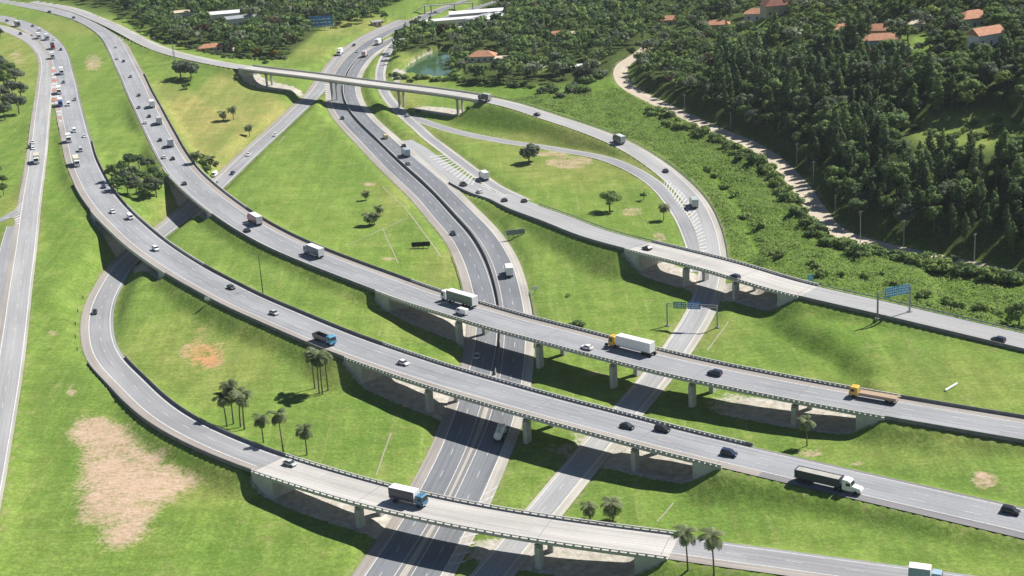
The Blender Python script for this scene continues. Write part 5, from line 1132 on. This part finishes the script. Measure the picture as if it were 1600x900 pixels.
def v_tipper(t, c, c2):
    "bonneted tractor pulling an open tipper trailer"
    chassis(t, -7.4, 7.2, 'tip')
    o = obj('cab', vmesh('tip/cab', lambda m: (m.prism([(3.4, .7), (5.6, .7), (5.6, 1.9), (5.25, 2.9), (4.8, 3.2), (3.4, 3.3)], -1.2, 1.2, .06, 2), m.prism([(5.5, .7), (7.6, .7), (7.7, 1.1), (7.45, 1.65), (5.5, 1.95)], -1.05, 1.05, .12, 1.5)), None, .08), t, mat=paint(c))
    obj('windshield', vmesh('tip/windshield', lambda m: m.add([(5.64, -1, 1.98), (5.64, 1, 1.98), (5.32, .95, 2.8), (5.32, -.95, 2.8)], [(0, 1, 2, 3)]), M_GLASS), o)
    obj('side_window', vmesh('tip/side_window', lambda m: m.box(4.3, 5.3, -1.19, 1.19, 1.9, 2.6), M_GLASS), o)
    obj('tipper_body', vmesh('tip/tipper_body', lambda m: (m.box(-7.6, 2.9, -1.25, 1.25, 1.1, 1.35), m.box(-7.6, 2.9, -1.27, -1.15, 1.35, 3.1), m.box(-7.6, 2.9, 1.15, 1.27, 1.35, 3.1), m.box(2.75, 2.9, -1.25, 1.25, 1.35, 3.3), m.box(-7.6, -7.45, -1.25, 1.25, 1.35, 3.1))), t, mat=paint(c2))
    obj('load_cover', vmesh('tip/load_cover', lambda m: m.box(-7.4, 2.7, -1.14, 1.14, 2.75, 3.0), speckle('grey_tarpaulin', (.36, .35, .31), .2)), t)
    wheels(t, (-6.6, -5.3, -4.0, 2.0, 3.3, 6.5), 1.05, .5, .42, 'm')
def v_tank(t, c, c2):
    chassis(t, -4, 4.2, 'tank'); cab(t, c, 2.3, 'tank')
    obj('tank', vmesh('tank/tank', lambda m: m.tube([(-4.2, 0, 2.1), (-4.0, 0, 2.1), (1.9, 0, 2.1), (2.1, 0, 2.1)], [.9, 1.2, 1.2, .9], 14)), t, mat=paint(c2)); wheels(t, (-3, -1.8, 3.2), 1.05, .48, .4, 'b')
def v_moto(t, c, c2=None):
    obj('body', vmesh('moto/body', lambda m: m.prism([(-.8, .55), (-.2, .45), (.5, .5), (.75, 1.0), (.2, .9), (-.8, .85)], -.16, .16), None, .03), t, mat=paint(c))
    for x in (-.68, .7): obj('wheel', vmesh('moto/wheel', lambda m: m.wheel(0, 0, .31, .12), M_TYRE), t, (x, 0, 0))
    obj('handlebar', vmesh('moto/handlebar', lambda m: m.tube([(.5, -.38, 1.05), (.5, .38, 1.05)], [.03, .03], 5)), t)
KIND = dict(car=(v_car, .7, 'car', 'car'), suv=(v_suv, .8, 'car', 'car'), van=(v_van, 1.1, 'van', 'van'), pickup=(v_pickup, .8, 'pickup_truck', 'pickup'), box=(v_box, 1.9, 'box_truck', 'truck'), semi=(v_semi, 2.1, 'semi_truck', 'truck'), flat=(v_flat, 1.3, 'flatbed_truck', 'truck'), tipper=(v_tipper, 1.8, 'tipper_truck', 'truck'), tank=(v_tank, 1.7, 'tanker_truck', 'truck'), moto=(v_moto, .7, 'motorcycle', 'motorcycle'))
WH, SI, BK, DG, GY_, BL, RE, NV = (.78, .78, .76), (.46, .47, .48), (.018, .019, .022), (.07, .075, .08), (.22, .23, .24), (.05, .12, .34), (.42, .04, .03), (.02, .03, .07)
GRP = dict(A='vehicles on the left highway', B='vehicles on the highway heading away', C='vehicles on the collector road', L='vehicles on the loop road', ML='vehicles on the near motorway carriageway', MR='vehicles on the far motorway carriageway', G='vehicles on the ramp roads', H='vehicles on the ramp roads', F='vehicles on the overpass road')
DIRN = dict(A=1, B=-1, C=1, L=1, ML=1, MR=-1, G=-1, H=-1, F=-1)
def vehicle(kind, key, q, label, c, c2=None, dz=0, **kw):
    fn, hc, nm, cat = KIND[kind]; rd = RD[key]; P = bp(q, 0); ctr = rd.at(sum(WID[key])/2)
    for _ in range(6):
        j = int(((ctr[:, :2]-P[:2])**2).sum(1).argmin()); P = bp(q, rd.P[j, 2]+hc)
    T = rd.T[j]*DIRN[key]; g = (rd.P[min(j+2, len(rd.P)-1), 2]-rd.P[max(j-2, 0), 2])/8*DIRN[key]
    t = thing(nm, label, cat, (P[0], P[1], rd.P[j, 2]+.025+dz), 0, GRP[key]); t.rotation_euler = (0, -math.atan(g), math.atan2(T[1], T[0]))
    if c2 is None and kind not in ('car', 'suv', 'van', 'pickup', 'moto'): c2 = c
    fn(t, c, c2, **kw)
    if cat == 'truck': t.scale = (1.16, 1.08, 1.1) if kind != 'tank' else (.9, 1, 1)
    return t
V_ = vehicle
# highway on the left, coming nearer
V_('car', 'A', (11, 32), 'dark car at the far left end of the queue on the left highway', BK)
V_('box', 'A', (27, 37), 'white topped dark truck near the left end of the queue', DG, WH, Lb=5, side=DG)
V_('car', 'A', (51, 40), 'dark green car on the inner lane beside the white trucks', (.02, .07, .05))
V_('suv', 'A', (32, 52), 'dark car on the outer shoulder where the collector road begins', BK)
V_('van', 'A', (62, 46), 'white van on the inner lane behind two white trucks', WH)
V_('car', 'A', (51, 54), 'white car leading on the outside of two white trucks', WH)
V_('box', 'A', (60, 56), 'white box truck, left one of the side by side pair', WH, WH, Lb=5)
V_('box', 'A', (73, 58), 'white box truck, right one of the side by side pair', SI, WH, Lb=5)
V_('car', 'A', (84, 61), 'white car on the inner lane next to the paired white trucks', WH)
V_('box', 'A', (82, 72), 'dark truck with a reddish load just below the paired white trucks', RE, DG, Lb=5)
V_('car', 'A', (95, 77), 'dark car on the inner lane beside the reddish truck', BK)
V_('box', 'A', (82, 87), 'white truck with green tinted box above the red and white stripes', (.5, .62, .58), WH, Lb=4.4)
V_('box', 'A', (96, 111), 'white box truck beside the bare tan patch of grass', WH, WH, Lb=6)
V_('car', 'A', (99, 128), 'dark car between two white trucks below the tan patch', DG)
V_('box', 'A', (92, 141), 'large white box truck with dark shadow next to the red stripes', WH, WH, Lb=7)
V_('box', 'A', (94, 160), 'white and blue box truck at the end of the striped gore', BL, WH, Lb=6.6)
V_('car', 'A', (117, 155), 'grey car on the inner lane beside the white and blue truck', GY_)
V_('van', 'A', (107, 162), 'white delivery van just right of the white and blue truck', WH)
V_('van', 'A', (116, 203), 'white van in the middle lane with a small truck behind its shadow', WH)
V_('car', 'A', (132, 212), 'white car on the inner lane near the start of the inner barrier', WH)
V_('box', 'A', (107, 216), 'small white truck hugging the outer line of the left highway', WH, WH, Lb=4.6)
V_('van', 'A', (126, 233), 'white van in the middle lane directly above the cream topped truck', SI)
V_('box', 'A', (119, 252), 'cream topped box truck with white and red cab on the left highway', WH, (.72, .66, .5), Lb=7.4, side=DG)
V_('car', 'A', (162, 291), 'dark blue car beside the dark tree clump', NV)
V_('car', 'A', (176, 330), 'white hatchback in the middle lane on the first bridge', WH)
V_('van', 'A', (203, 338), 'white van by the inner parapet of the first bridge', WH)
V_('suv', 'A', (243, 388), 'white car alone in the middle of the first bridge', WH)
V_('car', 'A', (361, 448), 'dark car beyond the first bridge at the inner edge', DG)
V_('car', 'A', (428, 488), 'silver car alone on the left highway above the orange soil patch', SI)
V_('flat', 'A', (507, 529), 'flatbed truck with light blue cab and dark bed above the palms', (.08, .30, .47), DG, Lb=6.6)
V_('car', 'A', (630, 566), 'silver white car on the longest viaduct', WH)
V_('car', 'A', (980, 665), 'black car, left one of the pair on the longest viaduct', BK)
V_('suv', 'A', (1035, 669), 'black car, right and larger one of the pair on the longest viaduct', BK)
V_('suv', 'A', (1139, 707), 'black car just past the end of the longest viaduct', NV)
V_('tipper', 'A', (1295, 751), 'dark tipper trailer pulled by a white bonneted tractor on the lower right highway', WH, NV)
V_('suv', 'A', (1579, 797), 'black car at the lower right edge of the picture', BK)
# collector road
V_('car', 'C', (46, 229), 'dark car beside a white one on the collector road', BK); V_('car', 'C', (52, 231), 'white car ahead of the beige truck on the collector road', WH)
V_('box', 'C', (57, 248), 'beige box truck on the collector road', WH, (.66, .58, .44), Lb=6.2, side=GY_); V_('car', 'C', (51, 222), 'white hatchback uppermost on the collector road', WH)
# highway heading away
V_('car', 'B', (77, 18), 'dark car farthest up the outgoing highway', BK); V_('car', 'B', (115, 27), 'dark car on the inner lane of the far outgoing highway bend', BK)
V_('car', 'B', (181, 73), 'white car in the middle lane of the outgoing highway bend', WH); V_('car', 'B', (183, 91), 'white car on the inner lane beside a dark one', WH); V_('car', 'B', (193, 95), 'dark car right of a white one below the bend', BK)
V_('car', 'B', (204, 119), 'grey car in the middle lane beside the tan lawn strip', GY_); V_('car', 'B', (217, 148), 'small dark car in the middle lane above the white truck', DG)
V_('box', 'B', (237, 162), 'white box truck farthest of three on the outgoing highway', WH, WH, Lb=5.6); V_('car', 'B', (217, 167), 'grey car on the inner lane level with the far white truck', GY_)
V_('car', 'B', (233, 181), 'dark car in the middle lane between two white trucks', BK); V_('car', 'B', (227, 191), 'white car on the inner lane left of the second white truck', WH)
V_('box', 'B', (248, 188), 'white truck with dark rear, second of three on the outgoing highway', WH, SI, Lb=5.6, side=DG); V_('car', 'B', (250, 218), 'dark car in the middle lane left of the third truck', BK)
V_('box', 'B', (266, 223), 'small grey truck above the first outgoing bridge', GY_, SI, Lb=4); V_('car', 'B', (256, 245), 'white car at the start of the outgoing bridge', WH); V_('car', 'B', (270, 247), 'dark car beside the white one at the start of the outgoing bridge', BK)
V_('car', 'B', (288, 286), 'dark car alone on the outgoing bridge over the service road', DG)
V_('box', 'B', (398, 342), 'box truck with white roof and dark red side on the outgoing highway', RE, WH, Lb=7.4, side=(.25, .05, .06)); V_('car', 'B', (386, 359), 'dark small car below the red sided truck', BK)
V_('box', 'B', (490, 392), 'box truck with white roof and dark blue side on the outgoing highway', (.3, .36, .42), WH, Lb=8, side=(.06, .11, .17))
V_('semi', 'B', (717, 466), 'semi truck with green sided trailer and white roof on the viaduct', WH, WH, side=(.10, .16, .10), Lt=11)
V_('van', 'B', (722, 486), 'white van passing beside the green trailer', WH); V_('car', 'B', (917, 542), 'silver car behind the long white semi trailer', WH)
V_('semi', 'B', (986, 538), 'yellow tractor with a long white trailer on the viaduct', (.62, .36, .03), WH, Lt=14.5); V_('suv', 'B', (1117, 582), 'dark car alone on the viaduct behind the white trailer', NV)
V_('flat', 'B', (1365, 618), 'yellow flatbed truck with a tan load near the viaduct end', (.66, .42, .06), (.42, .3, .2), Lb=9.5, load=True)
# service road and loop
V_('car', 'L', (388, 241), 'white car on the service road in the middle of the dry slope edge', WH); V_('car', 'L', (363, 270), 'dark blue car on the service road approaching the highway bridge', NV); V_('car', 'L', (430, 210), 'white car farthest up the service road', WH)
V_('moto', 'L', (339, 284), 'dark motorcycle on the service road by the highway bridge', BK)
V_('van', 'L', (335, 272), 'white van parked on the verge of the service road', WH, dz=.1)
V_('car', 'L', (148, 487), 'dark car alone on the tight loop road bend', BK); V_('car', 'L', (453, 723), 'silver car at the start of the pale foreground bridge', SI)
b_ = None
t = V_('box', 'L', (638, 776), 'box truck with white roof, dark purple side and blue cab on the foreground bridge', (.06, .17, .27), WH, Lb=6.8, side=(.045, .045, .085))
V_('box', 'L', (1446, 899), 'white roofed truck with pale blue side at the bottom edge of the picture', (.3, .42, .52), WH, Lb=4.2, side=(.26, .38, .48))
# motorway
V_('car', 'ML', (708, 364), 'dark car on the near carriageway beside the median barrier', BK); V_('car', 'ML', (535, 184), 'dark car on the near carriageway below the overpass shadow', BK); V_('car', 'ML', (745, 556), 'pale car in the viaduct shadow on the motorway', SI)
V_('box', 'ML', (531, 81), 'white box truck on the left edge of the far motorway', WH, WH, Lb=6); V_('car', 'ML', (553, 70), 'dark car on the far motorway above the white truck', BK); V_('car', 'ML', (558, 80), 'white small car on the far motorway right of the white truck', SI)
V_('car', 'ML', (655, 27), 'dark car on the distant motorway nearer the footbridge', BK)
V_('box', 'MR', (795, 422), 'white roofed truck with long dark shadow on the motorway', DG, WH, Lb=4.8); V_('tank', 'MR', (781, 676), 'white tanker in the shadow below the longest viaduct', WH, WH)
V_('box', 'MR', (634, 238), 'dark fronted grey truck on the far carriageway of the motorway', SI, (.34, .4, .44), Lb=5); V_('car', 'MR', (637, 255), 'grey car right behind the grey truck on the motorway', GY_); V_('van', 'MR', (602, 213), 'yellow van on the motorway below the overpass', (.62, .5, .22)); V_('car', 'MR', (631, 227), 'dark car just ahead of the grey truck on the motorway', BK)
V_('box', 'MR', (592, 65), 'white truck on the far motorway curve above a red one', DG, WH, Lb=5.5); V_('box', 'MR', (570, 84), 'reddish grey truck on the far motorway curve', (.3, .16, .14), (.6, .52, .5), Lb=4.6); V_('car', 'MR', (680, 19), 'white car on the distant motorway under the footbridge', WH)
# ramps
V_('pickup', 'G', (724, 287), 'dark green pickup at the tip of the ramp barrier', (.06, .1, .09)); V_('car', 'G', (749, 299), 'white car on the ramp behind the dark green pickup', WH); V_('box', 'H', (756, 274), 'white box truck on the slip road joining the ramp', SI, WH, Lb=4.8); V_('car', 'G', (788, 312), 'dark car on the ramp, first behind the white car', BK); V_('car', 'G', (819, 313), 'dark car on the upper lane of the ramp', BK)
V_('car', 'G', (1011, 387), 'dark car at the start of the ramp bridge', BK); V_('suv', 'G', (1148, 432), 'dark car on the far half of the ramp bridge', NV); V_('suv', 'G', (1560, 530), 'dark blue car on the ramp road near the right edge', NV); V_('car', 'H', (636, 180), 'white car in the overpass shadow on the slip road', SI)
V_('box', 'F', (757, 152), 'grey truck at the right end of the overpass', GY_, (.42, .42, .38), Lb=4.6, side=DG); V_('car', 'F', (839, 178), 'dark car on the overpass road above the embankment', BK); V_('box', 'F', (967, 217), 'box truck with pale roof on the curve beside the scrub', DG, (.55, .58, .55), Lb=4.8, side=DG); V_('car', 'F', (1040, 266), 'dark car on the curve above the striped gore', BK); V_('box', 'F', (1084, 316), 'dark green box truck beside the striped gore', (.08, .1, .1), (.4, .45, .42), Lb=4.8, side=(.1, .13, .12))

# ------------------------------------------------------------------ haze
hz = bpy.data.materials.new('haze'); hz.use_nodes = True; hz.node_tree.nodes.clear()
ho = hz.node_tree.nodes.new('ShaderNodeOutputMaterial'); hv = hz.node_tree.nodes.new('ShaderNodeVolumePrincipled')
hv.inputs['Color'].default_value = (.82, .9, 1, 1); hv.inputs['Density'].default_value = .000038; hv.inputs['Anisotropy'].default_value = .2
hz.node_tree.links.new(hv.outputs[0], ho.inputs['Volume'])
m = MB(); m.box(GX[0]-10, GX[-1]+10, GY[0]-10, GY[-1]+10, float(ZG.min())-1, CAM_H+20)
o = m.obj('haze', hz); struct(o, 'stuff'); o['label'] = 'thin bluish haze over the whole landscape'; o['category'] = 'haze'
SC.cycles.volume_bounces = 0
